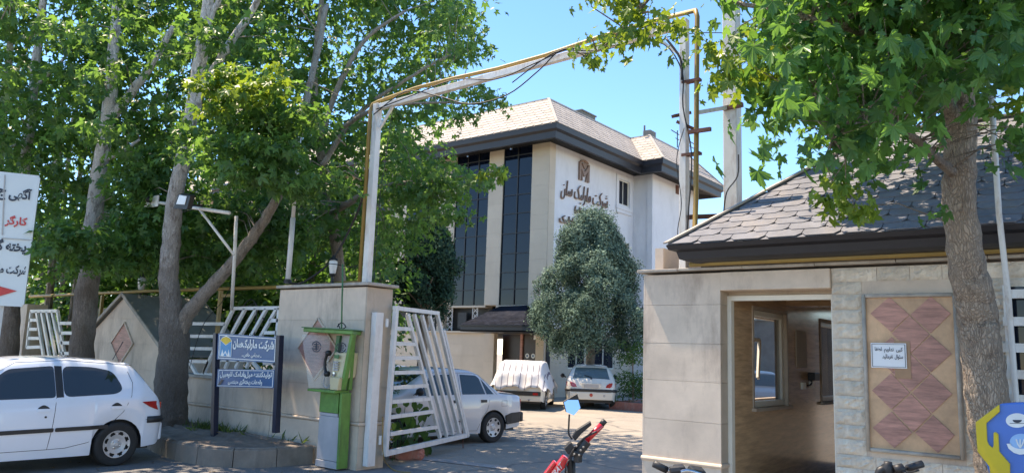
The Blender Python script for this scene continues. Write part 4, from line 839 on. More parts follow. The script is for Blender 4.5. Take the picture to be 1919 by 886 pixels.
# ------------------------------------------------------------------ cars
class Car:
    """x = 0 rear bumper .. L front, y = half widths, z up"""
    def __init__(s, L, top, belt, bot, wid, tumble, axles, wr, tr, crown=.03):
        s.L = L; s.top = top; s.belt = belt; s.bot = bot; s.wid = wid; s.tumble = tumble; s.ax = axles; s.wr = wr; s.crown = crown
        s.tr = tr
    def I(s, k, x): xs = [a for a, b in k]; ys = [b for a, b in k]; return float(np.interp(x, xs, ys))
    def smooth(s, k, x, h=.035):
        return sum(s.I(k, min(max(x+d*h, 0), s.L))*w for d, w in ((-1, .25), (0, .5), (1, .25)))
    def ribs(s, x):
        zt = s.smooth(s.top, x); zb0 = s.smooth(s.bot, x); zbl = min(s.smooth(s.belt, x), zt-.01); W = s.smooth(s.wid, x)
        zb = zb0
        for a in s.ax:
            d = s.wr+.05
            if abs(x-a) < d: zb = max(zb, s.wr-.01+math.sqrt(d*d-(x-a)**2))
        zb = min(zb, zbl-.05); g = zt-zbl; Wr = W-g*s.tumble-.05
        P = [(W*.965, zb), (W*.985, zb+(zbl-zb)*.2), (W, zb+(zbl-zb)*.5), (W*.992, zb+(zbl-zb)*.8), (W*.965, zbl)]
        P += [(W*.965+(Wr+.035-W*.965)*k, zbl+(g-.03)*k) for k in (.33, .66, .93)] if g > .06 else [(W*.95, zbl+g*.3), (W*.93, zbl+g*.5), (W*.90, zbl+g*.7)]
        Wr2 = Wr if g > .06 else W*.86
        P += [(Wr2, zt-.008), (Wr2-.08, zt+s.crown*.3), (Wr2*.5, zt+s.crown*.8), (0, zt+s.crown)]
        return P
    def ysurf(s, x, z):
        P = s.ribs(x); P0 = P[:9]; zs = [p[1] for p in P0]; ys = [p[0] for p in P0]
        if z <= zs[0]:
            W = s.smooth(s.wid, x); return W*.97
        return float(np.interp(z, zs, ys))
    def zsurf(s, x, y):
        P = s.ribs(x)[8:][::-1]; return float(np.interp(abs(y), [p[0] for p in P], [p[1] for p in P]))
    def body(s, mat, parent, sill=True):
        xs = sorted({0, .01, .025, .05, .08, *np.linspace(.12, s.L-.1, 64), s.L-.06, s.L-.03, s.L-.012, s.L,
                     *[a+(s.wr+.05)*math.cos(t) for a in s.ax for t in np.linspace(0, math.pi, 13)]})
        m = MB(); n = None
        for x in xs:
            P = s.ribs(x); full = [(x, y, z) for y, z in P]+[(x, -y, z) for y, z in P[::-1][1:]]; n = len(full); m.v += full
        for i in range(len(xs)-1):
            for j in range(n-1): m.f.append((i*n+j, i*n+j+1, (i+1)*n+j+1, (i+1)*n+j))
        m.f.append(tuple(range(n))[::-1]); q = (len(xs)-1)*n; m.f.append(tuple(q+j for j in range(n)))
        o = m.build('body', mat, parent, smooth=True)
        md = o.modifiers.new('es', 'EDGE_SPLIT'); md.split_angle = rad(48)
        u = MB(); W = s.I(s.wid, 1.2)
        u.box(.15, s.L-.2, -W+.16, W-.16, .2, .62)
        u.build('underbody', 'dark_plastic', parent)
        return o
    def side(s, pts, name, mat, parent, off=.004, sides=(1,), n=3, tag_=None, th=0):
        """patch on the flank; the outline subdivided so that it follows the surface"""
        outs = []
        for sd in sides:
            bm = bmesh.new(); vs = [bm.verts.new((p[0], 0, p[1])) for p in pts]; f = bm.faces.new(vs)
            x0 = min(p[0] for p in pts); x1 = max(p[0] for p in pts); z0 = min(p[1] for p in pts); z1 = max(p[1] for p in pts)
            for x in np.arange(x0+.12, x1, .12): bmesh.ops.bisect_plane(bm, geom=bm.verts[:]+bm.edges[:]+bm.faces[:], plane_co=(x, 0, 0), plane_no=(1, 0, 0))
            for z in np.arange(z0+.08, z1, .08): bmesh.ops.bisect_plane(bm, geom=bm.verts[:]+bm.edges[:]+bm.faces[:], plane_co=(0, 0, z), plane_no=(0, 0, 1))
            for v in bm.verts: v.co.y = sd*(s.ysurf(v.co.x, v.co.z)+off)
            if th:
                r = bmesh.ops.extrude_face_region(bm, geom=bm.faces[:])
                for v in [g for g in r['geom'] if isinstance(g, bmesh.types.BMVert)]: v.co.y -= sd*th
            bmesh.ops.recalc_face_normals(bm, faces=bm.faces[:])
            me = bpy.data.meshes.new(name); bm.to_mesh(me); bm.free(); outs.append(link(name, me, mat, parent))
        return outs
    def topp(s, xa, xb, ya, yb, name, mat, parent, off=.005, taper=0, n=8):
        m = MB()
        for i in range(n+1):
            x = xa+(xb-xa)*i/n
            for j in range(n+1):
                k = 1-taper*(i/n); y = (ya+(yb-ya)*j/n)*k; m.v.append((x, y, s.zsurf(x, y)+off))
        for i in range(n):
            for j in range(n): a = i*(n+1)+j; m.f.append((a, a+1, a+n+2, a+n+1))
        return m.build(name, mat, parent, smooth=True)
    def line(s, pts, parent, sd=1, w=.007, name='door_gap'):
        m = MB(); P = []
        for (x0, z0), (x1, z1) in zip(pts, pts[1:]):
            k = max(2, int(math.hypot(x1-x0, z1-z0)/.08))
            for i in range(k): P.append((x0+(x1-x0)*i/k, z0+(z1-z0)*i/k))
        P.append(pts[-1]); m.tube([(x, sd*(s.ysurf(x, z)+.0), z) for x, z in P], w*.5, 5); m.build(name, 'dark_plastic', parent)
    def wheels(s, parent, face='holes', rmat='rim_silver'):
        for ax in s.ax:
            for sd in (1, -1):
                W = s.I(s.wid, ax); c = V(ax, sd*(W-.10), s.wr); y = V(0, sd, 0); r = s.wr; r0 = r*.62
                wh = MB().lathe(c, y, [(-.09, r0), (-.09, r*.93), (-.075, r*.985), (-.05, r), (.05, r), (.075, r*.985), (.09, r*.93), (.085, r*.80), (.075, r0)], 36).build('wheel', 'rubber', parent, smooth=True)
                MB().lathe(c, y, [(.03, .001), (.03, r0), (.07, r0)], 30).build('wheel_back', 'black_metal', wh)
                m = MB(); na, rr = 64, [0, .14, .28, .40, .52, .70, .84, .93, 1.0]; hh = [.072, .072, .060, .055, .060, .068, .070, .078, .080]
                for k, q in enumerate(rr):
                    for j in range(na):
                        t = 2*math.pi*j/na; m.v.append(tuple(c+y*hh[k]+V(math.cos(t), 0, math.sin(t))*r0*q))
                for k in range(len(rr)-1):
                    for j in range(na):
                        ph = (j % 8)
                        if face == 'holes' and k in (5,) and ph in (1, 2, 3, 4, 5): continue
                        if face == 'holes' and k in (6,) and ph in (2, 3, 4): continue
                        if face == 'spoke' and k in (5, 6) and (j % 16) in (2, 3, 4, 5, 9, 10, 11, 12): continue
                        m.f.append((k*na+j, k*na+(j+1) % na, (k+1)*na+(j+1) % na, (k+1)*na+j))
                m.build('rim', rmat, wh, smooth=False)
                for k in range(4):
                    t = math.pi/2*k+.5; MB().lathe(c+y*.058+V(math.cos(t), 0, math.sin(t))*.055, y, [(0, .012), (.012, .012), (.014, .001)], 6).build('nut', 'chrome', wh)
H206 = Car(3.835, [(0, .66), (.03, .82), (.10, .92), (.20, 1.03), (.36, 1.24), (.44, 1.325), (.52, 1.345), (.8, 1.385), (1.3, 1.41), (1.75, 1.395), (2.05, 1.34), (2.25, 1.25), (2.85, .93), (3.3, .82), (3.6, .71), (3.76, .60), (3.835, .48)],
            [(0, .64), (.06, .80), (.12, .9), (.3, .945), (1.0, .915), (2.2, .86), (2.85, .83), (3.835, .6)],
            [(0, .36), (.05, .26), (.3, .23), (1, .17), (2.8, .17), (3.6, .20), (3.8, .28), (3.835, .32)],
            [(0, .66), (.03, .735), (.10, .785), (.4, .82), (1.2, .826), (2.6, .82), (3.2, .79), (3.5, .72), (3.75, .56), (3.835, .42)], .52, (.64, 3.08), .29, 0)
def rnd(pts, r=.05, n=4):
    out = []; N_ = len(pts)
    for i in range(N_):
        p0, p1, p2 = [np.array(pts[(i+k) % N_], float) for k in (-1, 0, 1)]; a = p1+unit(p0-p1)*min(r, np.linalg.norm(p0-p1)*.45); b = p1+unit(p2-p1)*min(r, np.linalg.norm(p2-p1)*.45)
        for k in range(n+1): t = k/n; out.append(tuple((1-t)**2*a+2*t*(1-t)*p1+t*t*b))
    return out
def hatch(label, loc, rz, mat, group=None, sides=(1,), plate=True, glass='car_glass', gl_rear='car_glass_light'):
    t = thing('parked_car', label, 'car', loc, rz, group, True); c = H206; c.body(mat, t)
    c.wheels(t)
    for sd in (1, -1):
        c.side(rnd([(.60, 1.02), (.70, .955), (1.36, .925), (1.36, 1.315), (1.0, 1.31), (.72, 1.255)], .09), 'window', glass, t, sides=(sd,))
        c.side(rnd([(1.46, .92), (2.38, .90), (2.30, 1.05), (1.98, 1.275), (1.46, 1.318)], .05), 'window', glass, t, sides=(sd,))
        c.side([(1.365, .925), (1.455, .92), (1.455, 1.318), (1.365, 1.315)], 'pillar', 'dark_plastic', t, sides=(sd,), off=.003)
        c.side([(2.42, .895), (2.58, .885), (2.40, 1.02)], 'window', glass, t, sides=(sd,))
        st = c.side(rnd([(.78, .555), (1.445, .545), (1.445, .495), (.78, .505)], .02), 'rub_strip', 'dark_plastic', t, sides=(sd,), off=.014, th=.013)
        c.side(rnd([(1.465, .545), (2.42, .53), (2.42, .48), (1.465, .495)], .015), 'rub_strip', 'dark_plastic', t, sides=(sd,), off=.014, th=.013)
        c.line([(.52, 1.25), (.47, 1.1), (.50, .93), (.60, .72), (.80, .50), (1.02, .34), (1.30, .285), (1.5, .28), (2.5, .275), (2.62, .5), (2.60, .88)], t, sd)
        c.line([(1.455, .92), (1.475, .60), (1.51, .28)], t, sd); c.line([(.45, 1.335), (1.3, 1.39), (1.9, 1.355), (2.4, 1.06)], t, sd, .006, 'roof_gap')
        c.line([(.02, .62), (.12, .64), (.28, .60)], t, sd, .006, 'bumper_gap')
        for hx, hz in ((.70, .80), (1.60, .79)):
            dr = c.side(rnd([(hx-.075, hz-.035), (hx+.075, hz-.035), (hx+.07, hz+.01), (hx, hz+.05), (hx-.07, hz+.01)], .03), 'handle', 'dark_plastic', t, sides=(sd,), off=.003)
            c.side(rnd([(hx-.075, hz-.04), (hx+.075, hz-.04), (hx+.075, hz-.002), (hx-.075, hz-.002)], .012), 'handle_grip', mat, dr[0], sides=(sd,), off=.012, th=.011)
        MB().lathe((1.57, sd*c.ysurf(1.57, .685), .685), (0, sd, 0), [(0, .014), (.006, .014), (.007, .001)], 10).build('lock', 'dark_plastic', t)
        c.side(rnd([(.36, .845), (.04, .855), (.015, .72), (.12, .73), (.24, .775)], .02), 'tail_light', 'tail_red', t, sides=(sd,), off=.008, th=.02)
        MB().tube([(.012+.0, sd*.58, .60), (.02, sd*.70, .60), (.07, sd*.775, .60), (.16, sd*.80, .60), (.26, sd*.812, .60)], .045, 8).build('bumper_end', 'dark_plastic', t, smooth=True)
        MB().prism([(-.006, sd*.46, .70), (-.006, sd*.60, .69), (.004, sd*.66, .74), (.02, sd*.69, .83), (.016, sd*.60, .85), (.006, sd*.50, .79)], (.06, 0, 0)).build('tail_light', 'tail_red', t, bevel=.008)
        mi = MB().lathe((2.50, sd*.93, .985), (1, 0, 0), [(-.05, .001), (-.045, .065), (.0, .08), (.06, .06), (.09, .001)], 12).tube([(2.5, sd*.80, .93), (2.5, sd*.90, .96)], .025, 6).build('mirror', 'dark_plastic', t, smooth=True)
        MB().prism([(3.70, sd*.40, .56), (3.66, sd*.62, .58), (3.50, sd*.70, .70), (3.60, sd*.45, .70)], (.03, 0, .01)).build('headlight', 'lamp_glass', t, bevel=.01)
    c.topp(2.76, 2.12, -.54, .54, 'windscreen', glass, t, taper=-.0)
    rg_ = c.topp(.125, .41, -.60, .60, 'rear_window', gl_rear, t, taper=.16, off=.006)
    MB().tube([(.13, -.02, c.zsurf(.13, 0)+.03), (.2, .22, c.zsurf(.2, .2)+.02)], .01, 6).lathe((.11, 0, c.zsurf(.11, 0)), (-.3, 0, 1), [(0, .03), (.03, .025), (.04, .001)], 8).build('rear_wiper', 'dark_plastic', t)
    MB().prism([(.42, -.44, 1.335), (.50, -.48, 1.352), (.50, .48, 1.352), (.42, .44, 1.335)], (0, 0, .014)).build('spoiler', mat, t, bevel=.006)
    # rear face details
    MB().box(-.035, .05, -.66, .66, .555, .645).build('bumper_strip', 'dark_plastic', t, bevel=.02)
    MB().box(-.022, .04, -.70, .70, .30, .55).build('bumper', mat, t, bevel=.03)
    MB().box(-.016, .0, -.30, .30, .675, .80).build('plate_recess', mat, t, bevel=.01); MB().box(-.024, -.017, -.24, .24, .685, .785).build('number_plate', 'plate', t)
    MB().box(-.02, .0, -.34, .34, .80, .825).build('tailgate_trim', mat, t, bevel=.006)
    MB().lathe((-.022, 0, .455), (-1, 0, 0), [(0, .001), (0, .055), (.012, .045), (.013, .001)], 16).build('fog_light', 'tail_red', t)
    MB().lathe((-.022, -.42, .44), (-1, 0, 0), [(0, .001), (0, .04), (.006, .035), (.007, .001)], 12).build('badge', 'plate', t)
    MB().box(.0, .03, -.33, -.22, .70, .72).build('badge', 'chrome', t)
    return t
wp = onZ(214, 873, 0); dv = V(-.03, -1, 0); nv = V(-dv[1], dv[0], 0)   # front direction, left hand normal
# visible flank is the left one (+y local); rear axle x = .64
rzc = math.atan2(dv[1], dv[0]); org = np.array([wp[0], wp[1], 0])-dv*.64-V(-dv[1], dv[0], 0)*.80
car1 = hatch('white hatchback with dark windows parked at the left edge, rear wheel by the kerb', org, rzc, 'car_white')
rod = thing('rear_aerial', 'thin black aerial on the roof of the nearest white hatchback', 'aerial', (0, 0, 0))
bpy.data.objects.remove(rod)
tl = car1; MB().tube([(.62, .35, 1.40), (.50, .35, 1.66)], .006, 5).build('aerial', 'cable', tl)
hd = rad(124.0); p = onZ(1108, 768, 0); org = np.array([p[0], p[1], 0])
hatch('cream white hatchback seen from behind, parked beside the covered car', org+V(math.cos(hd), math.sin(hd), 0)*.35, hd, 'car_cream', glass='car_glass')
SED = Car(3.94, [(0, .62), (.02, .82), (.09, .885), (.5, .905), (.62, .92), (.80, 1.03), (1.12, 1.27), (1.32, 1.335), (1.9, 1.365), (2.25, 1.33), (2.45, 1.24), (2.95, .93), (3.1, .89), (3.6, .79), (3.88, .68), (3.94, .55)],
           [(0, .60), (.05, .82), (.12, .86), (.6, .89), (1.0, .89), (2.6, .87), (3.0, .85), (3.94, .6)],
           [(0, .36), (.08, .28), (.4, .25), (1.0, .19), (2.9, .19), (3.7, .22), (3.94, .3)],
           [(0, .66), (.03, .72), (.1, .76), (.4, .80), (1.4, .805), (2.8, .80), (3.4, .77), (3.8, .68), (3.94, .55)], .32, (.80, 3.15), .285, 0)
def sedan(label, loc, rz, mat, glass='car_glass'):
    t = thing('parked_car', label, 'car', loc, rz, None, True); c = SED; c.body(mat, t); c.wheels(t, 'spoke')
    for sd in (1, -1):
        c.side([(.82, .905), (1.00, .905), (1.10, 1.19)], 'window', glass, t, sides=(sd,))
        c.side(rnd([(1.03, .905), (1.60, .905), (1.60, 1.265), (1.22, 1.25), (1.14, 1.20)], .02), 'window', glass, t, sides=(sd,))
        c.side(rnd([(1.69, .905), (2.62, .885), (2.30, 1.20), (2.18, 1.255), (1.69, 1.27)], .02), 'window', glass, t, sides=(sd,))
        c.line([(.74, .90), (1.13, 1.26), (1.3, 1.295), (2.2, 1.29), (2.7, .90)], t, sd, .008, 'window_seal')
        c.line([(1.64, 1.28), (1.64, .90), (1.66, .25), (1.22, .24), (1.12, .45), (.98, .60), (.92, .88)], t, sd); c.line([(1.66, .25), (2.62, .25), (2.70, .86)], t, sd)
        for hx in (1.08, 1.82): c.side(rnd([(hx-.07, .755), (hx+.07, .755), (hx+.07, .805), (hx-.07, .805)], .01), 'handle', 'dark_plastic', t, sides=(sd,), off=.012, th=.012)
        if sd > 0: 
            for q in ([(.48, .68), (.62, .68)], [(.48, .78), (.62, .78)], [(.48, .68), (.48, .78)], [(.62, .68), (.62, .78)]): c.line(q, t, sd, .006, 'fuel_flap')
        c.side(rnd([(-.0, .37), (.47, .33), (.51, .50), (.36, .545), (.0, .56)], .02), 'bumper', 'dark_plastic', t, sides=(sd,), off=.02, th=.05)
        c.side(rnd([(.0, .66), (.055, .66), (.055, .83), (.01, .83)], .01), 'tail_light', 'tail_red', t, sides=(sd,), off=.01, th=.04)
        MB().box(-.02, .02, sd*.45 if sd > 0 else -.66, .66 if sd > 0 else -.45, .66, .80).build('tail_light', 'tail_red', t, bevel=.008)
        MB().lathe((2.66, sd*.90, .97), (1, 0, 0), [(-.05, .001), (-.045, .06), (.0, .075), (.06, .05), (.08, .001)], 12).tube([(2.66, sd*.78, .92), (2.66, sd*.87, .95)], .025, 6).build('mirror', 'dark_plastic', t, smooth=True)
        MB().box(3.82, 3.90, sd*.40 if sd > 0 else -.66, .66 if sd > 0 else -.40, .56, .68).build('headlight', 'lamp_glass', t, bevel=.02)
    c.topp(2.90, 2.36, -.58, .58, 'windscreen', glass, t); c.topp(.72, 1.10, -.56, .56, 'rear_window', glass, t)
    MB().box(-.05, .05, -.72, .72, .36, .55).build('bumper', 'dark_plastic', t, bevel=.03); MB().box(-.058, -.05, -.25, .25, .40, .50).build('number_plate', 'plate', t)
    MB().box(3.86, 3.99, -.66, .66, .34, .54).build('bumper', 'dark_plastic', t, bevel=.03)
    return t
sp_ = onZ(925, 829, 0); ang = rad(-99); dv = V(math.cos(ang), math.sin(ang), 0)
org = V(sp_[0], sp_[1], 0)-dv*.80-V(-dv[1], dv[0], 0)*.80
sedan('white saloon car with grey bumper parked behind the open gate leaf', org, ang, 'car_silver')
# second, darker car further left behind the gate
sedan('second white saloon parked beyond the first, seen only through the gate bars', (-13.0, 13.7, 0), rad(-93), 'car_silver', 'car_glass_light')
# car under a striped cover
q = onZ(968, 768, 0); hd = rad(119); cv = thing('covered_car', 'white car under a pale sheet with dark stripes in front of the office entrance', 'car', (q[0]+math.cos(hd)*.2, q[1]+math.sin(hd)*.2, 0), hd, None, True)
H206.body('car_cream', cv); H206.wheels(cv)
MB().box(-.05, .05, -.70, .70, .44, .56).build('bumper_strip', 'dark_plastic', cv, bevel=.02); MB().box(-.03, .04, -.72, .72, .26, .435).build('bumper', 'car_cream', cv, bevel=.03)
for sd in (1, -1): MB().box(-.06, -.0, sd*.46 if sd > 0 else -.62, .62 if sd > 0 else -.46, .455, .53).build('reflector', 'tail_red', cv, bevel=.01)
MB().tube([(-.03, -.35, .30), (-.08, -.35, .30)], .03, 8).build('exhaust', 'chrome', cv)
m = MB(); nx, ny = 66, 60; zlow = .62
for i in range(nx+1):
    x = -.16+(3.7+.16)*i/nx
    for j in range(ny+1):
        s_ = -1+2*j/ny; xx = min(max(x, .10), 3.8); W = H206.smooth(H206.wid, xx)
        a = abs(s_); side_ = max(0, (a-.62)/.38); y = math.copysign(min(a/.62, 1)*(W*.80)+side_*(W*.28+.05), s_)
        zt_ = H206.smooth(H206.top, min(xx+.0, 3.8))+.05; zt_ = max(zt_, 1.10 if x > .0 else 1.02)
        fold = .02*math.sin(x*9+s_*5)+.010*math.sin(x*23+s_*3)+.008*math.sin(s_*21+x*6)+.007*math.sin(s_*37+x*11)
        z = zt_+.02*(1-a)-max(0, side_)**1.0*(zt_-.55-.10*math.sin(x*4+1))+fold*(.25+side_)
        if x < .10:
            k = (.10-x)/.26; z = z*(1-k)+(.66+.05*math.sin(s_*9)+.03*math.sin(s_*17+1))*k if z > .66 else z; 
        m.v.append((x-.03*math.sin(s_*13)*(1 if x < .1 else 0)-(.09*side_ if x < .2 else 0), y+fold*.6*side_, z))
for i in range(nx):
    for j in range(ny): a = i*(ny+1)+j; m.f.append((a, a+1, a+ny+2, a+ny+1))
cm = M('cover_cloth', (.60, .585, .58), .85, .05, 3, .12, 14); N = cm.node_tree.nodes; L = cm.node_tree.links; b = N['Principled BSDF']; src = b.inputs['Base Color'].links[0].from_socket
tc = N.new('ShaderNodeTexCoord'); sx = N.new('ShaderNodeSeparateXYZ'); L.new(tc.outputs['Object'], sx.inputs[0])
nz = N.new('ShaderNodeTexNoise'); nz.inputs['Scale'].default_value = 2.2; L.new(tc.outputs['Object'], nz.inputs['Vector'])
ma = N.new('ShaderNodeMath'); ma.operation = 'MULTIPLY_ADD'; L.new(nz.outputs['Fac'], ma.inputs[0]); ma.inputs[1].default_value = .10; L.new(sx.outputs['Y'], ma.inputs[2])
md = N.new('ShaderNodeMath'); md.operation = 'MODULO'; ab = N.new('ShaderNodeMath'); ab.operation = 'ADD'; ab.inputs[1].default_value = 5.0; L.new(ma.outputs[0], ab.inputs[0]); L.new(ab.outputs[0], md.inputs[0]); md.inputs[1].default_value = .185
lt = N.new('ShaderNodeMath'); lt.operation = 'LESS_THAN'; lt.inputs[1].default_value = .026; L.new(md.outputs[0], lt.inputs[0])
mx = N.new('ShaderNodeMix'); mx.data_type = 'RGBA'; L.new(lt.outputs[0], mx.inputs[0]); L.new(src, mx.inputs[6]); mx.inputs[7].default_value = (.17, .16, .20, 1); L.new(mx.outputs[2], b.inputs['Base Color'])
o = m.build('cover_sheet', cm, cv, smooth=True); so_ = o.modifiers.new('s', 'SOLIDIFY'); so_.thickness = .006
# cars in the yard seen through the guard house window
def gw(px, py): return onX(px, py, XB)
hatch('dark grey hatchback in the yard seen through the guard house window', (-9.6, 25.2, 0), rad(-62), 'car_dark')
bpx = thing('van', 'light blue van with roof rack seen through the guard house window', 'van', (-8.4, 29.0, 0), rad(40), None, True)
c = Car(4.2, [(0, .8), (.03, 1.5), (.15, 1.72), (.6, 1.76), (3.0, 1.76), (3.4, 1.6), (3.95, .98), (4.15, .85), (4.2, .6)], [(0, .78), (.05, 1.0), (3.6, .98), (4.2, .6)], [(0, .3), (.3, .25), (4.0, .25), (4.2, .35)], [(0, .7), (.1, .78), (3.5, .8), (4.2, .6)], .16, (.8, 3.4), .3, 0)
c.body('car_blue', bpx); c.wheels(bpx)
for sd in (1, -1):
    for a, b_ in ((.3, 1.2), (1.3, 2.2), (2.3, 3.2)): c.side(rnd([(a, 1.04), (b_, 1.04), (b_, 1.62), (a, 1.62)], .05), 'window', 'car_glass_light', bpx, sides=(sd,))
rk = MB()
for y in (-.6, .6): rk.tube([(.4, y, 1.9), (3.0, y, 1.9)], .02, 6)
for x in (.5, 1.1, 1.7, 2.3, 2.9): rk.tube([(x, -.6, 1.9), (x, .6, 1.9)], .015, 6).tube([(x, .6, 1.74), (x, .6, 1.9)], .015, 6).tube([(x, -.6, 1.74), (x, -.6, 1.9)], .015, 6)
rk.build('roof_rack', 'black_metal', bpx)
# ------------------------------------------------------------------ phone booth
pb_ = thing('phone_booth', 'green and grey open phone booth with a cream pay phone against the pillar', 'phone booth', (-8.7, 7.1, 0))
bx0, bx1, by0, by1 = -9.09, -8.57, 7.28, 7.44
def Bp(x, y, yy=by0): q = onY(x, y, yy); return q
BZ = [0, .10, .74, .98, 1.04, 1.10]
box('pedestal_panel', 'booth_panel', pb_, bx0+.02, bx1-.05, by0+.004, by0+.06, .12, .72, bevel=.006)
box('plinth', 'booth_panel', pb_, bx0+.01, bx1-.04, by0-.002, by1, .02, .115, bevel=.006)
box('pedestal', 'green_paint', pb_, bx0+.012, bx1-.08, by0+.062, by1, .115, .76)
box('strip', 'booth_panel', pb_, bx0+.03, bx1-.10, by0+.003, by0+.06, .725, .765)
box('front_panel', 'green_paint', pb_, bx0+.015, bx1-.10, by0+.0, by1-.003, .77, 1.05, bevel=.005)
box('shelf', 'green_paint', pb_, bx0-.12, bx1-.04, by0-.13, by1-.02, 1.055, 1.09, bevel=.006)
# side column, leaning board on the right
MB().prism([(bx1-.045, by0-.01, .03), (bx1-.005, by0-.01, .03), (bx1-.0, by0-.03, 1.06), (bx1-.045, by0-.03, 1.06)], (0, by1-by0+.01, 0)).build('side_post', 'green_paint', pb_, bevel=.006)
MB().prism([(bx1-.06, by0-.03, 1.095), (bx1+.0, by0-.03, 1.095), (bx1+.23, by0-.10, 1.87), (bx1+.17, by0-.10, 1.87)], (0, .07, 0)).prism([(bx1-.05, by1-.07, 1.095), (bx1+.0, by1-.07, 1.095), (bx1+.01, by1-.07, 1.86), (bx1-.02, by1-.07, 1.86)], (0, .06, 0)).build('side_post', 'green_paint', pb_, bevel=.006)
MB().prism([(bx1-.03, by0+.045, 1.1), (bx1-.02, by0+.045, 1.1), (bx1+.01, by0-.255, 1.85), (bx1+.0, by0-.255, 1.85)], (0, 0, 0)) if 0 else None
sp2 = MB().add([(bx1-.04, by0+.03, 1.1), (bx1-.04, by1-.08, 1.1), (bx1-.02, by1-.08, 1.86), (bx1+.18, by0-.03, 1.86)], [(0, 1, 2, 3)]).build('side_pane', 'clear_plastic', pb_, label='scratched clear side pane with a black round emblem')
MB().add([(bx0-.10, by0-.12, 1.1), (bx0+.05, by1-.06, 1.1), (bx0+.02, by1-.06, 1.85), (bx0-.22, by0-.22, 1.85)], [(0, 1, 2, 3)]).build('side_pane', 'clear_plastic', pb_)
MB().prism([(bx0+.13, by1-.09, 1.095), (bx0+.21, by1-.09, 1.095), (bx0+.27, by1-.09, 1.855), (bx0+.20, by1-.09, 1.855)], (0, .06, 0)).build('rear_post', 'green_dark', pb_)
MB().box(bx0+.22, bx1-.05, by1-.045, by1-.02, 1.095, 1.855).build('back_panel', 'booth_panel', pb_)
MB().prism([(bx0-.30, by0-.14, 1.895), (bx1+.26, by0-.14, 1.865), (bx1+.26, by0-.14, 1.92), (bx0-.30, by0-.14, 1.95)], (-.22, .36, 0)).build('roof', 'green_paint', pb_, bevel=.01)
MB().prism([(bx0-.32, by0-.16, 1.952), (bx1+.28, by0-.16, 1.922), (bx1+.28, by0-.16, 1.936), (bx0-.32, by0-.16, 1.966)], (-.22, .38, 0)).build('roof_sheet', 'green_dark', pb_)
def emblem(c, u, v, r):
    c = np.array(c); u = unit(u); v = unit(v); n = unit(np.cross(u, v)); m = MB()
    def P(a, b): return tuple(c+u*a*r+v*b*r+n*.003)
    for h in (0, 1):
        pts = []
        for k in range(13): t = math.pi*(h+.06+.88*k/12); pts.append((math.cos(t), math.sin(t)))
        for k in range(12, -1, -1): t = math.pi*(h+.06+.88*k/12); pts.append((math.cos(t)*.82, math.sin(t)*.82))
        m.add([P(*p) for p in pts], [(i, i+1, 24-i, 25-i) for i in range(12)])
    for y in (-.38, 0, .38):
        w_ = math.sqrt(.6-y*y); m.add([P(-w_, y-.11), P(w_-.25, y-.11), P(w_-.1, y+.11), P(-w_+.15, y+.11)], [(0, 1, 2, 3)])
    m.add([P(-.12, -.7), P(.12, -.7), P(.12, .7), P(-.12, .7)], [(0, 1, 2, 3)])
    return m.build('emblem', 'black_print', pb_)
emblem(onY(639, 651, 7.26), (.10, .16, 0), (.08, 0, .75), .075)
emblem(onY(593, 649, 7.2), (.2, .07, 0), (-.05, 0, .75), .08)
PX_, PY1 = bx0-.10, by1+.10
ph = thing('pay_phone', 'cream pay phone with a black handset inside the green booth', 'telephone', (PX_+.42, PY1-.1, 1.2))
MB().prism([(PX_+.36, PY1-.30, 1.26), (PX_+.62, PY1-.30, 1.26), (PX_+.62, PY1-.26, 1.62), (PX_+.36, PY1-.26, 1.62)], (0, .24, 0)).build('housing', 'cream_plastic', ph, bevel=.02)
MB().box(PX_+.43, PX_+.52, PY1-.312, PY1-.30, 1.53, 1.58).build('display', 'green_dark', ph)
for i in range(3):
    for j in range(4): MB().box(PX_+.42+i*.035, PX_+.445+i*.035, PY1-.315, PY1-.295, 1.36+j*.035, 1.385+j*.035).build('key', 'booth_panel', ph)
MB().lathe((PX_+.45, PY1-.31, 1.31), (0, -1, 0), [(0, .03), (.01, .03), (.012, .001)], 12).build('dial_plate', 'chrome', ph)
hs = MB().tube(spline([(PX_+.30, PY1-.33, 1.60), (PX_+.25, PY1-.32, 1.50), (PX_+.25, PY1-.32, 1.40), (PX_+.30, PY1-.33, 1.31)], 4), .022, 8)
hs.lathe((PX_+.29, PY1-.33, 1.60), (1, .2, 0), [(-.02, .02), (0, .04), (.05, .04), (.055, .001)], 10).lathe((PX_+.29, PY1-.33, 1.31), (1, .2, 0), [(-.02, .02), (0, .04), (.05, .04), (.055, .001)], 10).build('handset', 'black_metal', ph, smooth=True)
MB().tube(spline([(PX_+.27, PY1-.32, 1.29), (PX_+.22, PY1-.3, 1.16), (PX_+.30, PY1-.28, 1.12), (PX_+.38, PY1-.24, 1.27)], 6), .008, 5).build('cord', 'booth_panel', ph)
MB().prism([(PX_+.44, PY1-.36, 1.095), (PX_+.60, PY1-.36, 1.095), (PX_+.63, PY1-.36, 1.27), (PX_+.42, PY1-.36, 1.27)], (0, .14, 0)).build('ledge_box', 'cream_plastic', ph, bevel=.008)
cn_ = thing('conduit', 'thin green conduit rising from the phone booth roof over the pillar', 'conduit', (-8.8, 7.4, 1.95))
MB().tube([onY(640, 618, 7.35), onY(641, 560, 7.36), onY(642, 530, 7.40), onY(642, 495, 7.42)], .012, 6).build('tube', 'green_dark', cn_)
MB().tube(spline([onY(632, 612, 7.3), onY(640, 604, 7.3), onY(648, 612, 7.3), onY(638, 616, 7.3), onY(634, 606, 7.3)], 4), .008, 5).build('cable', 'cable', cn_)
MB().tube(spline([onY(590, 500, 7.9), onY(620, 494, 7.6), onY(660, 500, 7.8), onY(690, 488, 7.8)], 5), .007, 5).build('cable', 'cable', cn_)
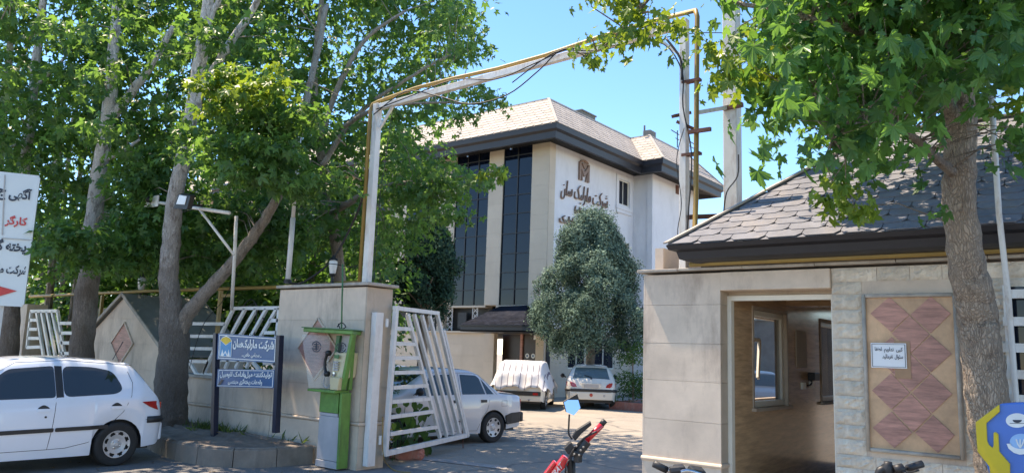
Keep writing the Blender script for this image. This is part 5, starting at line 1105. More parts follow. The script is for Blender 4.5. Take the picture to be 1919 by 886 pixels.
# ------------------------------------------------------------------ blue company sign
YS = 6.9
bs = thing('company_sign', 'blue two-board sign on navy posts with white Persian lettering, on the soil bed', 'sign', (-10.4, YS, .27))
def S(x, y): return onY(x, y, YS)
for xa, ya, xb, yb in ((401.5, 818, 406, 624), (517, 810, 525, 628)):
    a, b = S(xa, ya), S(xb, yb); MB().prism([a-V(.04, .04, 0), a+V(.04, -.04, 0), a+V(.04, .04, 0), a+V(-.04, .04, 0)], b-a).build('post', 'blue_post', bs)
def board(tlx, tly, trx, try_, blx, bly, brx, bry):
    A, B, C_, D = S(blx, bly), S(brx, bry), S(trx, try_), S(tlx, tly)
    f = MB().prism([A+V(0, -.02, 0), B+V(0, -.02, 0), C_+V(0, -.02, 0), D+V(0, -.02, 0)], (0, .03, 0)).build('board', 'blue_sign', bs)
    def q(u, v): return A*(1-u)*(1-v)+B*u*(1-v)+C_*u*v+D*(1-u)*v+V(0, -.024, 0)
    m = MB(); 
    for (u0, v0, u1, v1) in ((.03, .05, .97, .08), (.03, .92, .97, .95), (.03, .08, .04, .92), (.96, .08, .97, .92)): m.add([q(u0, v0), q(u1, v0), q(u1, v1), q(u0, v1)], [(0, 1, 2, 3)])
    m.build('border', 'white_print', f); return f, q
f1, q1 = board(411, 624, 523, 632, 408, 673, 521, 680)
f2_, q2 = board(410, 691, 519, 692, 407, 724, 517, 727)
def tq(s, f, q, u0, v0, u1, v1, mat='white_print', bold=.03):
    a = q(u0, v0); text(s, mat, f, a, q(u1, v0)-a, q(u0, v1)-a, .002, bold=bold)
tq('شرکت مارلیک‌سان', f1, q1, .28, .42, .95, .84, bold=.045); tq('ـ سهامی خاص ـ', f1, q1, .44, .14, .76, .34)
tq('تولیدکننده میل‌بادامک اتومبیل', f2_, q2, .06, .50, .95, .88, bold=.035); tq('وقطعات ریخته‌گری مهندسی', f2_, q2, .22, .12, .80, .48, bold=.035)
def flat(f, q, pts, mat, lift=0):
    m = MB(); m.add([q(*p)+V(0, -.0015*lift, 0) for p in pts], [tuple(range(len(pts)))]); return m.build('logo', mat, f)
flat(f1, q1, [(.05, .13), (.26, .13), (.26, .74), (.22, .86), (.155, .93), (.09, .86), (.05, .74)], 'white_print', 1)
flat(f1, q1, [(.06, .15), (.075, .15), (.10, .42), (.125, .15), (.187, .15), (.21, .42), (.235, .15), (.25, .15), (.25, .72), (.155, .55), (.06, .72)], 'cyan_print', 2)
flat(f1, q1, [(.06, .74), (.155, .58), (.25, .74), (.215, .84), (.155, .89), (.095, .84)], 'yellow_print', 3)
flat(f1, q1, [(.105, .15), (.155, .36), (.205, .15)], 'white_print', 3); flat(f1, q1, [(.125, .15), (.155, .28), (.185, .15)], 'cyan_print', 4)
flat(f2_, q2, [(.03, .1), (.08, .1), (.14, .4), (.09, .42)], 'blue_post', 2)
# ------------------------------------------------------------------ white notice board at the left edge
wbo = thing('notice_board', 'white notice board with Persian job lettering and red arrow above the hatchback', 'notice board', atd(20, 450, 12.5))
TRp, BRp = atd(73, 333, 12.5), atd(50, 572, 12.5); BRp[0] = TRp[0]; BRp[1] = TRp[1]; du = V(.47, .883, 0); dn = V(.883, -.47, 0); BW = 2.0
A = BRp-du*BW; Bq = BRp.copy(); Cq = TRp.copy(); D = TRp-du*BW
MB().prism([A-dn*.06, Bq-dn*.06, Cq-dn*.06, D-dn*.06], dn*.05).build('panel', 'board_white', wbo)
fm = MB()
for p, q in ((A, Bq), (Bq, Cq), (Cq, D), (D, A)): fm.bar(p-dn*.03, q-dn*.03, .035, .07, (0, 0, 1)) if abs((q-p)[2]) < .5 else fm.prism([p-dn*.065-du*.018, p-dn*.065+du*.018, p+dn*.005+du*.018, p+dn*.005-du*.018], q-p)
fm.build('frame', 'board_white', wbo)
def nP(x, y): return onP(x, y, TRp, dn)
m = MB(); p = nP(9, 328); q = nP(4, 440); m.bar(p, q, .015, .012, tuple(dn)).bar(nP(3, 446), nP(62, 450), .012, .012, (0, 0, 1)); m.build('seam', 'plate', wbo)
def tb(s, mat, x0, x1, yb, yt, jn=True, bold=.03):
    a = nP(x0, yb); b = nP(x1, yb); c = nP(x0, yt); r = b-a; r[2] = 0; u = V(0, 0, c[2]-a[2]); text(s, mat, wbo, a-V(0, 0, 0), r, u, .004, bold=bold, joinnext=jn)
tb('آگهی', 'black_print', 15, 58, 376, 350, False, .035); tb('ج', 'black_print', -8, 10, 374, 352, False); tb('کارگر', 'red_print', 8, 50, 424, 402, False, .035); tb('ریخته گ', 'black_print', -8, 56, 474, 446, True, .035); tb('شرکت ما', 'black_print', -6, 51, 516, 494, False, .03)
MB().add([nP(-60, 520)+dn*.004, nP(-60, 572)+dn*.004, nP(32, 545)+dn*.004], [(0, 1, 2)]).build('arrow', 'red_print', wbo)
for k in (.35, 1.7): a = A+du*k-dn*.11; a[2] = 0; b = a.copy(); b[2] = 3.4; MB().prism([a-V(.03, .03, 0), a+V(.03, -.03, 0), a+V(.03, .03, 0), a+V(-.03, .03, 0)], b-a).build('post', 'white_paint', wbo)
# ------------------------------------------------------------------ camera box, floodlight and bracket on the forked tree
YT = 6.5
br = thing('pipe_bracket', 'white pipe bracket with slanted brace fixed across the forked tree', 'bracket', onY(420, 390, YT))
MB().tube([onY(300, 380, YT), onY(430, 399, YT)], .028, 8).tube([onY(374, 392, YT), onY(438, 477, YT+.3)], .022, 8).build('arm', 'rusty_white', br, smooth=True)
MB().tube([onY(443, 405, YT+.6), onY(440, 470, YT+.6), onY(434, 580, YT+.9)], .028, 8).build('pole', 'rusty_white', br, smooth=True)
cc = thing('security_camera', 'small camera on a square cream plate left of the floodlight', 'camera', onY(286, 378, YT))
a = onY(272, 391, YT); b = onY(299, 366, YT); MB().box(a[0], b[0], YT-.02, YT+.0, a[2], b[2]).build('back_plate', 'rusty_white', cc, bevel=.004)
c_ = onY(285, 374, YT); MB().lathe((c_[0], YT-.02, c_[2]), (.1, -1, -.3), [(0, .055), (.04, .055), (.07, .04), (.075, .03), (.078, .001)], 16).build('dome', 'black_metal', cc, smooth=True)
MB().tube(spline([(c_[0], YT-.04, c_[2]-.04), (c_[0]-.02, YT-.04, c_[2]-.15), (c_[0]-.03, YT-.02, c_[2]-.27)], 4), .012, 5).build('cable', 'rusty_white', cc)
fl_ = thing('floodlight', 'black square floodlight strapped to the forked tree trunk', 'floodlight', onY(342, 378, YT-.35))
P4 = [onY(x, y, YT-.4) for x, y in ((324, 391), (350, 393), (357, 367), (334, 363))]
n_ = V(.15, -.9, -.3); MB().prism([p for p in P4], (-.01, .09, .03)).build('housing', 'black_metal', fl_, bevel=.008)
cp = sum(P4)/4; MB().prism([cp+(p-cp)*.6+V(0, -.004, .03) for p in P4], (0, -.006, 0)).build('lens', 'lamp_glass', fl_)
MB().bar(cp+V(-.1, .1, -.02), cp+V(-.1, .4, .02), .03, .03).build('bracket', 'black_metal', fl_)
# ------------------------------------------------------------------ motorbikes
def motorbike(root_label, H, yaw, mat, red=True, group=None):
    """local: x forward along the bike, y left, z up, origin at ground under the steering head"""
    t = thing('motorbike', root_label, 'motorbike', H, yaw, group, True)
    wh = MB()
    for s_, r in ((.45, .29), (-.85, .29)):
        w_ = MB().lathe((s_, -.05, r), (0, 1, 0), [(0, r*.78), (0, r*.95), (.03, r), (.07, r), (.1, r*.95), (.1, r*.78), (0, r*.78)], 28).build('wheel', 'rubber', t, smooth=True)
        m = MB()
        for k in range(8): th = math.pi*k/4; m.tube([(s_, 0, r), (s_+math.cos(th)*r*.78, 0, r+math.sin(th)*r*.78)], .012, 5)
        m.lathe((s_, -.04, r), (0, 1, 0), [(0, .05), (.08, .05)], 12).build('spokes', 'rim_silver', w_)
    for y in (-.09, .09):
        MB().tube([(.45, y, .29), (.22, y, .80), (.12, y, 1.0)], [.022, .028, .028], 8).build('fork', 'dark_plastic', t, smooth=True)
    MB().tube([(.08, 0, .98), (-.15, 0, .60), (-.55, 0, .42), (-.85, 0, .29)], .035, 8).tube([(-.15, 0, .66), (-.75, 0, .72)], .03, 8).build('frame', mat, t, smooth=True)
    MB().box(-.95, -.25, -.11, .11, .70, .80).build('seat', 'dark_plastic', t, bevel=.04)
    MB().box(-.5, -.12, -.13, .13, .28, .56).build('engine', 'dark_plastic', t, bevel=.04)
    return t
# red bike: handlebar end at pixel (1130,790), fork going down left
d0 = 4.6
g1, g0 = atd(1133, 789, d0), atd(1093, 830, d0+.05)
clampP = atd(1079, 838, d0+.05); head = atd(1040, 880, d0+.1)
rbk = thing('motorbike', 'red motorbike handlebar with pentagon mirror rising from the bottom edge', 'motorbike', (head[0], head[1], 0))
def P(x, y, dd=0): return atd(x, y, d0+dd)
MB().tube([P(1096, 828), P(1128, 795)], .0185, 12).build('grip', 'red_paint', rbk, smooth=True)
MB().tube([P(1094, 830), P(1100, 824)], .026, 12).build('grip_flange', 'red_paint', rbk, smooth=True)
MB().tube([P(1127, 795), P(1134, 787)], .017, 12).build('bar_end', 'dark_plastic', rbk, smooth=True)
MB().tube(spline([P(1096, 828), P(1082, 838), P(1072, 848), P(1068, 862), P(1070, 900), P(1062, 960)], 4), .011, 8).build('handlebar', 'black_metal', rbk, smooth=True)
MB().tube([P(1085, 845, -.02), P(1100, 826, -.02)], .03, 10).tube([P(1077, 850, .03), P(1066, 838, .03)], .028, 8).build('switch_block', 'dark_plastic', rbk, smooth=False, bevel=0)
MB().prism([P(1056, 836, -.02), P(1068, 824, -.02), P(1075, 833, -.02), P(1064, 848, -.02)], -CF*.05).build('brake_reservoir', 'dark_plastic', rbk, bevel=.006)
MB().prism([P(1072, 818, .0), P(1080, 806, .0), P(1107, 789, .0), P(1109, 796, .0), P(1090, 812, .0), P(1078, 826, .0)], CF*.03).build('hand_guard', 'dark_plastic', rbk, bevel=.005)
MB().tube(spline([P(1072, 855, -.02), P(1080, 835, -.03), P(1098, 818, -.04), P(1118, 808, -.05)], 4), .006, 6).build('brake_lever', 'black_metal', rbk, smooth=True)
MB().box(*(lambda c: (c[0]-.02, c[0]+.02, c[1]-.02, c[1]+.02, c[2]-.03, c[2]+.03))(P(1083, 856, -.01))).tube([P(1075, 845, -.04), P(1092, 852, -.04)], .012, 6).build('clamp', 'dark_plastic', rbk, bevel=.006)
for bx_, by_ in ((1080, 834), (1088, 842), (1076, 849), (1085, 851), (1093, 836)): MB().lathe(P(bx_, by_, -.05), -CF, [(0, .007), (.008, .007), (.009, .001)], 6).build('bolt', 'chrome', rbk)
MB().tube(spline([P(1072, 822), P(1066, 812), P(1066, 795), P(1067, 776)], 4), .0055, 8).build('mirror_stem', 'black_metal', rbk, smooth=True)
mp = [P(x, y) for x, y in ((1055, 752), (1082, 737), (1089, 763), (1075, 777), (1060, 771))]; mc = sum(mp)/5
MB().prism([p for p in mp], CF*.02).build('mirror', 'black_metal', rbk, bevel=.004)
mo = MB().add([mc+(p-mc)*.90-CF*(.012-.30*float(np.dot(p-mc, CU))) for p in mp], [tuple(range(5))]).build('mirror_glass', 'mirror_glass', rbk)
# red fairing tube with lettering, fork and brake hose
MB().prism([P(1018, 886+16, -.02), P(1056, 853, -.02), P(1067, 862, -.02), P(1064, 872, -.02), P(1030, 905, -.02)], CF*.05).build('fairing', 'red_paint', rbk, bevel=.012)
MB().prism([P(1010, 900, -.01), P(1038, 863, -.01), P(1044, 868, -.01), P(1018, 905, -.01)], CF*.04).build('fairing', 'red_paint', rbk, bevel=.008)
a = P(1038, 896, -.024); b = P(1056, 872, -.024); text('ERAT', 'white_print', rbk, a, b-a, (P(1032, 888, -.024)-a), .001, raw=True, bold=.02, shear=.3)
for x in (1066, 1074): MB().tube([P(x, 862, .02), P(x+1, 900, .03), P(x+2, 1300, .08)], .013, 8).build('fork', 'black_metal', rbk, smooth=True)
MB().tube(spline([P(1060, 870, -.03), P(1061, 885, -.02), P(1064, 905, .0)], 4), .004, 5).tube(spline([P(1078, 850, -.03), P(1062, 868, -.05), P(1059, 895, -.02)], 4), .004, 5).build('hose', 'cable', rbk)
# lower bike, below the frame, standing on the ground
hx = P(1066, 1000, .03)
def lower(root, hd_, mat, yaw):
    c, s_ = math.cos(yaw), math.sin(yaw)
    def T(x, y, z): return (hd_[0]+c*x-s_*y, hd_[1]+s_*x+c*y, z)
    for xx in (.32, -.95):
        m = MB().lathe(T(xx, -.05, .28), (-s_, c, 0), [(0, .2), (0, .26), (.03, .28), (.07, .28), (.1, .26), (.1, .2), (0, .2)], 28).build('wheel', 'rubber', root, smooth=True)
        sp = MB()
        for k in range(8): th = math.pi*k/4; sp.tube([T(xx, 0, .28), T(xx+math.cos(th)*.21, 0, .28+math.sin(th)*.21)], .01, 5)
        sp.build('spokes', 'rim_silver', m)
    MB().tube([T(.32, .08, .28), T(.05, .08, .85)], .022, 8).tube([T(.32, -.08, .28), T(.05, -.08, .85)], .022, 8).tube([T(.05, -.08, .85), T(.05, .08, .85)], .02, 6).build('fork', 'dark_plastic', root)
    MB().tube([T(.02, 0, .9), T(-.2, 0, .45), T(-.6, 0, .36), T(-.95, 0, .28)], .035, 8).build('frame', mat, root, smooth=True)
    MB().prism([T(-.25, -.11, .62), T(-.25, .11, .62), T(-.95, .11, .66), T(-.95, -.11, .66)], (0, 0, .1)).build('seat', 'dark_plastic', root, bevel=.03)
lower(rbk, hx, 'red_paint', rad(200))
def black_bike(label, pts, d, grp=None):
    t = thing('motorbike', label, 'motorbike', (atd(*pts[0], d)[0], atd(*pts[0], d)[1], 0))
    return t, lambda x, y, dd=0: atd(x, y, d+dd)
b1, Q = black_bike('black motorbike handlebar at the bottom edge before the guard house pillar', [(1270, 886)], 4.0)
MB().tube([Q(1225, 868), Q(1250, 880)], .019, 10).build('grip', 'dark_plastic', b1, smooth=True)
MB().tube(spline([Q(1250, 880), Q(1270, 884), Q(1290, 881), Q(1320, 890), Q(1350, 905)], 4), .011, 8).build('handlebar', 'chrome', b1, smooth=True)
MB().tube([Q(1256, 882, -.02), Q(1274, 880, -.02)], .024, 8).build('switch_block', 'dark_plastic', b1); MB().prism([Q(1264, 884), Q(1266, 875), Q(1284, 874), Q(1290, 884)], CF*.06).prism([Q(1293, 886), Q(1298, 878), Q(1322, 882), Q(1326, 890)], CF*.08).build('instrument', 'black_metal', b1, bevel=.006)
lower(b1, Q(1300, 1000, .1), 'black_metal', rad(215))
b2_, Q = black_bike('black motorbike handlebar at the bottom edge under the marble panel', [(1690, 886)], 3.9)
MB().tube([Q(1700, 877), Q(1729, 868)], .018, 10).build('grip', 'dark_plastic', b2_, smooth=True)
MB().tube(spline([Q(1700, 877), Q(1680, 878), Q(1664, 876), Q(1655, 890), Q(1650, 910)], 4), .011, 8).build('handlebar', 'black_metal', b2_, smooth=True)
MB().lathe(Q(1664, 876), CU, [(-.02, .03), (.01, .032), (.02, .02), (.03, .02), (.032, .001)], 12).tube([Q(1676, 880, -.03), Q(1692, 876, -.03)], .024, 8).tube(spline([Q(1664, 878), Q(1650, 880), Q(1645, 895)], 4), .02, 6).tube(spline([Q(1690, 882, -.05), Q(1706, 884, -.06), Q(1722, 880, -.06)], 4), .005, 6).build('clamp', 'black_metal', b2_, smooth=True)
lower(b2_, Q(1660, 1050, .1), 'black_metal', rad(190))
# ------------------------------------------------------------------ yellow and blue donation sign at the right edge
YD = 5.55
dsn = thing('donation_sign', 'blue box with yellow hand shape and round emblems before the big trunk', 'sign', onY(1880, 886, YD))
def Dp(x, y): q = onY(1780+x/5.34, 720+y/5.34, YD); return q
MB().prism([Dp(500, 192), Dp(640, 180), Dp(760, 178), Dp(900, 200), Dp(980, 300), Dp(980, 1100), Dp(560, 1100), Dp(400, 900), Dp(300, 640), Dp(300, 400), Dp(380, 330)], (0, .10, 0)).build('box', 'sign_blue', dsn, bevel=.01)
MB().prism([Dp(500, 195), Dp(503, 270), Dp(370, 385), Dp(378, 560), Dp(395, 600), Dp(432, 630), Dp(440, 600), Dp(440, 478), Dp(460, 470), Dp(490, 495), Dp(498, 665), Dp(605, 790), Dp(610, 1100), Dp(420, 1100), Dp(400, 820), Dp(280, 665), Dp(260, 375)], (0, -.018, 0)).build('hand', 'sign_yellow', dsn, bevel=.004)
def ell(cx, cy, rx, ry, mat, lift, a0=0, a1=360, k=30):
    pts = [Dp(cx+rx*math.cos(rad(t)), cy-ry*math.sin(rad(t)))+V(0, -.002-.0015*lift, 0) for t in np.linspace(a0, a1, k, endpoint=(a1-a0) < 360)]
    MB().add(pts, [tuple(range(len(pts)))]).build('emblem', mat, dsn)
ell(672, 358, 112, 72, 'white_print', 0); ell(675, 352, 46, 30, 'black_print', 1, 180, 360); MB().add([Dp(600, 384)+V(0, -.004, 0), Dp(745, 384)+V(0, -.004, 0), Dp(745, 389)+V(0, -.004, 0), Dp(600, 389)+V(0, -.004, 0)], [(0, 1, 2, 3)]).build('emblem', 'black_print', dsn)
ell(712, 570, 112, 80, 'sign_light_blue', 1)
pts = [Dp(568, 590), Dp(610, 588)]+[Dp(712+118*math.cos(rad(t)), 560-82*math.sin(rad(t))) for t in np.linspace(200, 300, 8)]+[Dp(775, 690), Dp(700, 700), Dp(640, 680), Dp(590, 640)]
MB().add([p+V(0, -.0055, 0) for p in pts], [tuple(range(len(pts)))]).build('emblem', 'white_print', dsn)
m = MB()
for dx in (-34, 0, 34): m.tube([Dp(705+dx*1.2, 545)+V(0, -.006, 0), Dp(705+dx*.6, 600)+V(0, -.006, 0), Dp(705, 630)+V(0, -.006, 0)], .004, 5)
m.build('emblem', 'white_print', dsn)
MB().tube([(Dp(650, 900)[0], YD+.05, 0), (Dp(650, 900)[0], YD+.05, 1.1)], .04, 10).build('post', 'sign_blue', dsn)
# ------------------------------------------------------------------ leaves
def leaf_tpl(near):
    lob = [(-112, .55), (-55, .86), (0, 1.0), (55, .86), (112, .55)]; pts = []
    for i, (a, r) in enumerate(lob):
        if near: pts += [(a-22, r*.58), (a-14, r*.76), (a-8, r*.72), (a, r), (a+8, r*.72), (a+14, r*.76), (a+22, r*.58)]
        else: pts += [(a-16, r*.66), (a, r), (a+16, r*.66)]
        if i < 4: pts.append(((a+lob[i+1][0])/2, .46))
    v = [(0.0, 0.0, 0.0)]
    for a, r in pts: v.append((r*math.cos(rad(a)), r*math.sin(rad(a)), -.30*r*r+(.07 if r < .5 else 0)+(.05 if abs(a) > 80 else 0)))
    f = [(0, i, i+1) for i in range(1, len(v)-1)]
    return np.array(v), np.array(f)
def needle_tpl(): return np.array([(0, -.07, 0), (0, .07, 0), (.6, .1, .02), (.6, -.1, .02), (1, 0, -.03)]), np.array([(0, 1, 2), (0, 2, 3), (3, 2, 4)])
def tri_tpl(): # simple pointed leaf
    return np.array([(0, 0, 0), (.45, -.28, -.03), (1, 0, -.15), (.45, .28, -.03)]), np.array([(0, 1, 2), (0, 2, 3)])
LN, LF, LS = leaf_tpl(True), leaf_tpl(False), tri_tpl()
def frames(nrm, tip):
    nrm = nrm/np.linalg.norm(nrm, axis=1, keepdims=True); x = tip-nrm*np.sum(tip*nrm, 1, keepdims=True); x /= np.linalg.norm(x, axis=1, keepdims=True)+1e-9
    return np.stack([x, np.cross(nrm, x), nrm], axis=2)
def cloud(name, tpl, pos, nrm, tip, size, lc, mat, parent, kind=None):
    tv, tf = tpl; n = len(pos); R = frames(nrm, tip)
    sc_ = np.ones((n, 1, 3)); sc_[:, 0, 1] = RNG.uniform(.8, 1.05, n); sc_[:, 0, 2] = RNG.uniform(.3, 1.8, n)
    P = np.einsum('nij,nkj->nki', R, tv[None]*sc_)*size[:, None, None]+pos[:, None]
    F = (tf[None]+(np.arange(n)*len(tv))[:, None, None]).reshape(-1, 3)
    me = bpy.data.meshes.new(name); me.vertices.add(P.shape[0]*P.shape[1]); me.vertices.foreach_set('co', P.astype(np.float32).ravel())
    me.loops.add(F.size); me.loops.foreach_set('vertex_index', F.astype(np.int32).ravel()); me.polygons.add(len(F))
    me.polygons.foreach_set('loop_start', np.arange(0, F.size, 3, dtype=np.int32)); me.update()
    at = me.attributes.new('lc', 'FLOAT', 'POINT'); at.data.foreach_set('value', np.repeat(lc, len(tv)).astype(np.float32))
    return link(name, me, mat, parent, kind=kind)
def inpoly(x, y, poly):
    c = False; n = len(poly)
    for i in range(n):
        x1, y1 = poly[i]; x2, y2 = poly[(i+1) % n]
        if (y1 > y) != (y2 > y) and x < (x2-x1)*(y-y1)/(y2-y1)+x1: c = not c
    return c
def sample(poly, n, d0, d1, holes=(), seed=0, wall=0):
    r = random.Random(seed); xs = [p[0] for p in poly]; ys = [p[1] for p in poly]; out = []; tries = 0
    while len(out) < n and tries < n*60:
        tries += 1; x, y = r.uniform(min(xs), max(xs)), r.uniform(min(ys), max(ys))
        if not inpoly(x, y, poly): continue
        if any(math.hypot(x-h[0], (y-h[1])) < h[2] for h in holes): continue
        d = d0+(d1-d0)*r.random(); p = atd(x, y, d)
        if p[2] < .4 or (wall and p[2] < (3.1 if wall == 1 else 99) and p[1] < 9.1): continue
        out.append((p, x, y))
    return out
def leaves(centers, per, rad_, size, up=.75, flat=.55, jit=.55, outw=.35, droop=.45):
    """sprays of leaves round clump centres: returns pos, nrm, tip, size, tone"""
    n = len(centers)*per; C_ = np.repeat(np.array(centers), per, 0); cl = np.repeat(RNG.uniform(-.18, .18, len(centers)), per)
    az = np.repeat(RNG.uniform(0, 2*np.pi, len(centers)), per)
    g = RNG.normal(0, 1, (n, 3)); g /= np.linalg.norm(g, axis=1, keepdims=True); rr = RNG.uniform(.1, 1, (n, 1))**.6
    off = g*rr*rad_; off[:, 2] *= flat
    # sprays elongated along one azimuth and drooping outwards
    ex = np.stack([np.cos(az), np.sin(az), 0*az], 1); off += ex*np.sum(off*ex, 1, keepdims=True)*.7
    off[:, 2] -= (off[:, 0]**2+off[:, 1]**2)*.5/rad_*.5
    pos = C_+off
    tip = off*np.array([1, 1, .2])+RNG.normal(0, .35, (n, 3))*rad_; tip[:, 2] -= rad_*droop
    nrm = RNG.normal(0, jit, (n, 3)); nrm[:, 2] += up; nrm += outw*off/rad_
    sz = size*RNG.uniform(.5, 1.25, n); tone = np.clip(.45+cl+RNG.normal(0, .22, n)+off[:, 2]/rad_*.15, 0, 1)
    return pos, nrm, tip, sz, tone
def trunk_pts(lst, d):
    P, R = [], []
    for a in lst:
        x, y, w_ = a[:3]; dd = a[3] if len(a) > 3 else d
        P.append([*atd(x, y, dd), w_*dd/FPX/2])
    S_ = spline(P, 5); return S_[:, :3], S_[:, 3]
def trunk(name, lst, d, mat, parent, n=14, jit=.06, base_z=None, flare=True):
    P, R = trunk_pts(lst, d)
    if base_z is not None and P[0][2] > base_z:
        k = (P[0]-P[1]) ; b = P[0].copy(); b[2] = base_z; P = np.vstack([b, P]); R = np.concatenate([[R[0]*1.25], R])
    P = P.copy(); rr = random.Random(int(P[0][0]*100))
    for i in range(len(P)): P[i, :2] += [rr.uniform(-.012, .012), rr.uniform(-.012, .012)]
    return MB().tube([p for p in P], list(R), n, jit=jit).build(name, mat, parent, smooth=True)
def twigs(parent, centers, limbs, mat='bark_limb', r0=.012, name='twig_mass', frac=1.0):
    m = MB(); L_ = np.vstack(limbs)
    for c in centers:
        if random.random() > frac: continue
        d = np.linalg.norm(L_-c, axis=1)+np.maximum(0, L_[:, 2]-c[2])*1.5; a = L_[int(np.argmin(d))]; c = np.array(c)
        if np.linalg.norm(c-a) > 1.6: a = c+unit(a-c)*.9
        mid = (a+c)/2+V(random.uniform(-.12, .12), random.uniform(-.12, .12), .12*np.linalg.norm(c-a))
        m.tube([a, mid, c], [r0, r0*.6, r0*.25], 4, cap=False)
    return m.build(name, mat, parent, kind='stuff')
HOLES = [(262, 112, 26), (285, 140, 22), (250, 165, 14), (325, 118, 16), (345, 110, 10), (190, 158, 10), (160, 335, 13), (452, 50, 16), (545, 190, 20), (610, 215, 14), (470, 320, 9), (700, 60, 22), (660, 30, 18)]
TREES = []
def tree(label, loc, grp=None):
    t = thing('plane_tree', label, 'tree', loc, 0, grp); TREES.append(t); return t
G1 = 'plane trees along the street wall'
limbs = {}
# A: forked tree
tA = tree('tall forked plane tree carrying the floodlight, its lower limb leaning right', atd(318, 785, 12.9), G1)
A1 = [(316, 788, 70), (319, 745, 60), (323, 695, 57), (326, 640, 54), (322, 590, 42), (317, 540, 36), (318, 490, 34), (322, 430, 32), (332, 350, 28), (350, 265, 26), (364, 180, 25), (378, 90, 23), (390, 10, 20), (400, -90, 18), (410, -220, 14)]
A2 = [(335, 625, 28), (354, 585, 28), (385, 548, 25), (430, 500, 22), (465, 455, 21), (496, 412, 19), (530, 350, 16), (555, 270, 14, 13.4), (575, 185, 13, 13.8), (594, 100, 11, 14.2), (612, 10, 10, 14.5)]
A3 = [(348, 275, 18), (372, 190, 17), (402, 130, 16), (440, 70, 14), (478, 10, 12), (510, -60, 9)]
A4 = [(383, 60, 14), (395, 30, 12), (415, -10, 10), (430, -60, 7)]
trunk('trunk', A1, 12.9, 'bark_left', tA, 18, base_z=.15); trunk('limb', A2, 12.9, 'bark_limb', tA, 12); trunk('limb', A3, 12.9, 'bark_left', tA, 10); trunk('limb', A4, 12.9, 'bark_left', tA, 8)
limbs[tA] = [trunk_pts(l, 12.9)[0] for l in (A1[5:], A2[4:], A3, A4)]
tB = tree('tall pale mottled plane tree left of the gabled hut', atd(152, 690, 14.3), G1)
B1 = [(150, 700, 46), (155, 640, 42), (162, 560, 40), (168, 500, 36), (172, 440, 32), (180, 370, 29), (190, 300, 26), (200, 240, 24), (208, 170, 22), (212, 110, 20), (217, 40, 17), (224, -30, 15), (230, -150, 11)]
B2 = [(203, 225, 18), (222, 205, 18), (250, 168, 16), (278, 130, 15), (300, 95, 13), (325, 50, 10)]; B3 = [(200, 300, 8), (232, 282, 7), (262, 262, 5)]
trunk('trunk', B1, 14.3, 'bark_left', tB, 16, base_z=.0); trunk('limb', B2, 14.3, 'bark_left', tB, 10); trunk('limb', B3, 14.3, 'bark_left', tB, 6)
limbs[tB] = [trunk_pts(l, 14.3)[0] for l in (B1[4:], B2, B3)]
tC = tree('slender pale plane tree behind the white notice board', atd(16, 665, 15.5), G1)
C1 = [(16, 675, 34), (20, 600, 32), (27, 520, 28), (38, 420, 20), (47, 320, 18), (56, 230, 17), (64, 150, 16), (73, 70, 14), (80, 0, 12), (85, -80, 9)]; C2 = [(66, 165, 9), (90, 140, 8), (118, 112, 6), (135, 90, 4)]; C3 = [(55, 265, 6), (20, 275, 6), (-20, 290, 5)]
trunk('trunk', C1, 15.5, 'bark_left', tC, 12, base_z=.0); trunk('limb', C2, 15.5, 'bark_left', tC, 6); trunk('limb', C3, 15.5, 'bark_left', tC, 6)
limbs[tC] = [trunk_pts(l, 15.5)[0] for l in (C1[3:], C2, C3)]
tD = tree('thin forked plane tree at the far left edge', atd(-20, 640, 17.5), G1)
D1 = [(-16, 640, 26), (-8, 500, 20), (-3, 330, 17), (4, 230, 15), (10, 165, 14), (18, 100, 12), (24, 30, 10), (28, -60, 7)]; D2 = [(5, 175, 10), (32, 130, 8), (48, 95, 6), (62, 60, 4)]
trunk('trunk', D1, 17.5, 'bark_left', tD, 10, base_z=0); trunk('limb', D2, 17.5, 'bark_left', tD, 6)
limbs[tD] = [trunk_pts(l, 17.5)[0] for l in (D1[2:], D2)]
tE = tree('broad plane tree behind the gate pillar reaching over the beam', atd(640, 560, 15.5), G1)
E1 = [(640, 640, 26), (636, 520, 24), (622, 400, 20), (604, 300, 17), (592, 210, 15), (590, 120, 12), (600, 30, 10), (610, -80, 7)]
E6 = [(640, 240, 9, 14.4), (700, 205, 7, 13.6), (760, 195, 5, 13.1), (830, 192, 4, 13), (890, 195, 3, 13), (945, 180, 2, 13)]
E2 = [(604, 310, 11), (650, 240, 10), (700, 190, 8), (760, 150, 6), (830, 110, 6), (890, 90, 4)]; E3 = [(622, 400, 14, 15), (680, 365, 12, 14), (740, 345, 9, 13.4), (800, 340, 7, 13.2), (870, 330, 4, 13), (925, 322, 2.5, 12.6)]; E4 = [(600, 260, 12), (640, 150, 10), (690, 70, 8), (760, 20, 5)]
E5 = [(630, 470, 12), (560, 372, 10), (600, 366, 9), (640, 372, 6)]
trunk('trunk', E1, 15.5, 'bark_limb', tE, 12, base_z=0)
for e in (E2, E3, E4, E6): trunk('limb', e, 14.8, 'bark_limb', tE, 7)
limbs[tE] = [trunk_pts(l, 15.2)[0] for l in (E1[2:], E2, E3, E4, E6)]
TX_ = {tA: 360, tB: 200, tC: 60, tD: -10, tE: 680}
def assign(c):
    return min(TX_, key=lambda t: abs(TX_[t]-c[1])+ (0 if t != tE or c[2] > -1e9 else 0))
fol = {t: [] for t in TREES}; cen = {t: [] for t in TREES}
def layer(poly, n, d0, d1, per, r_, size, holes=HOLES, seed=1, mat='leaf_dark'):
    S_ = sample(poly, n, d0, d1, holes, seed, 1 if d0 > 13.2 else 0); by = {}
    for c in S_: by.setdefault(assign(c), []).append(c[0])
    for t, cs in by.items():
        fol[t].append((mat, leaves(cs, per, r_, size))); cen[t] += cs
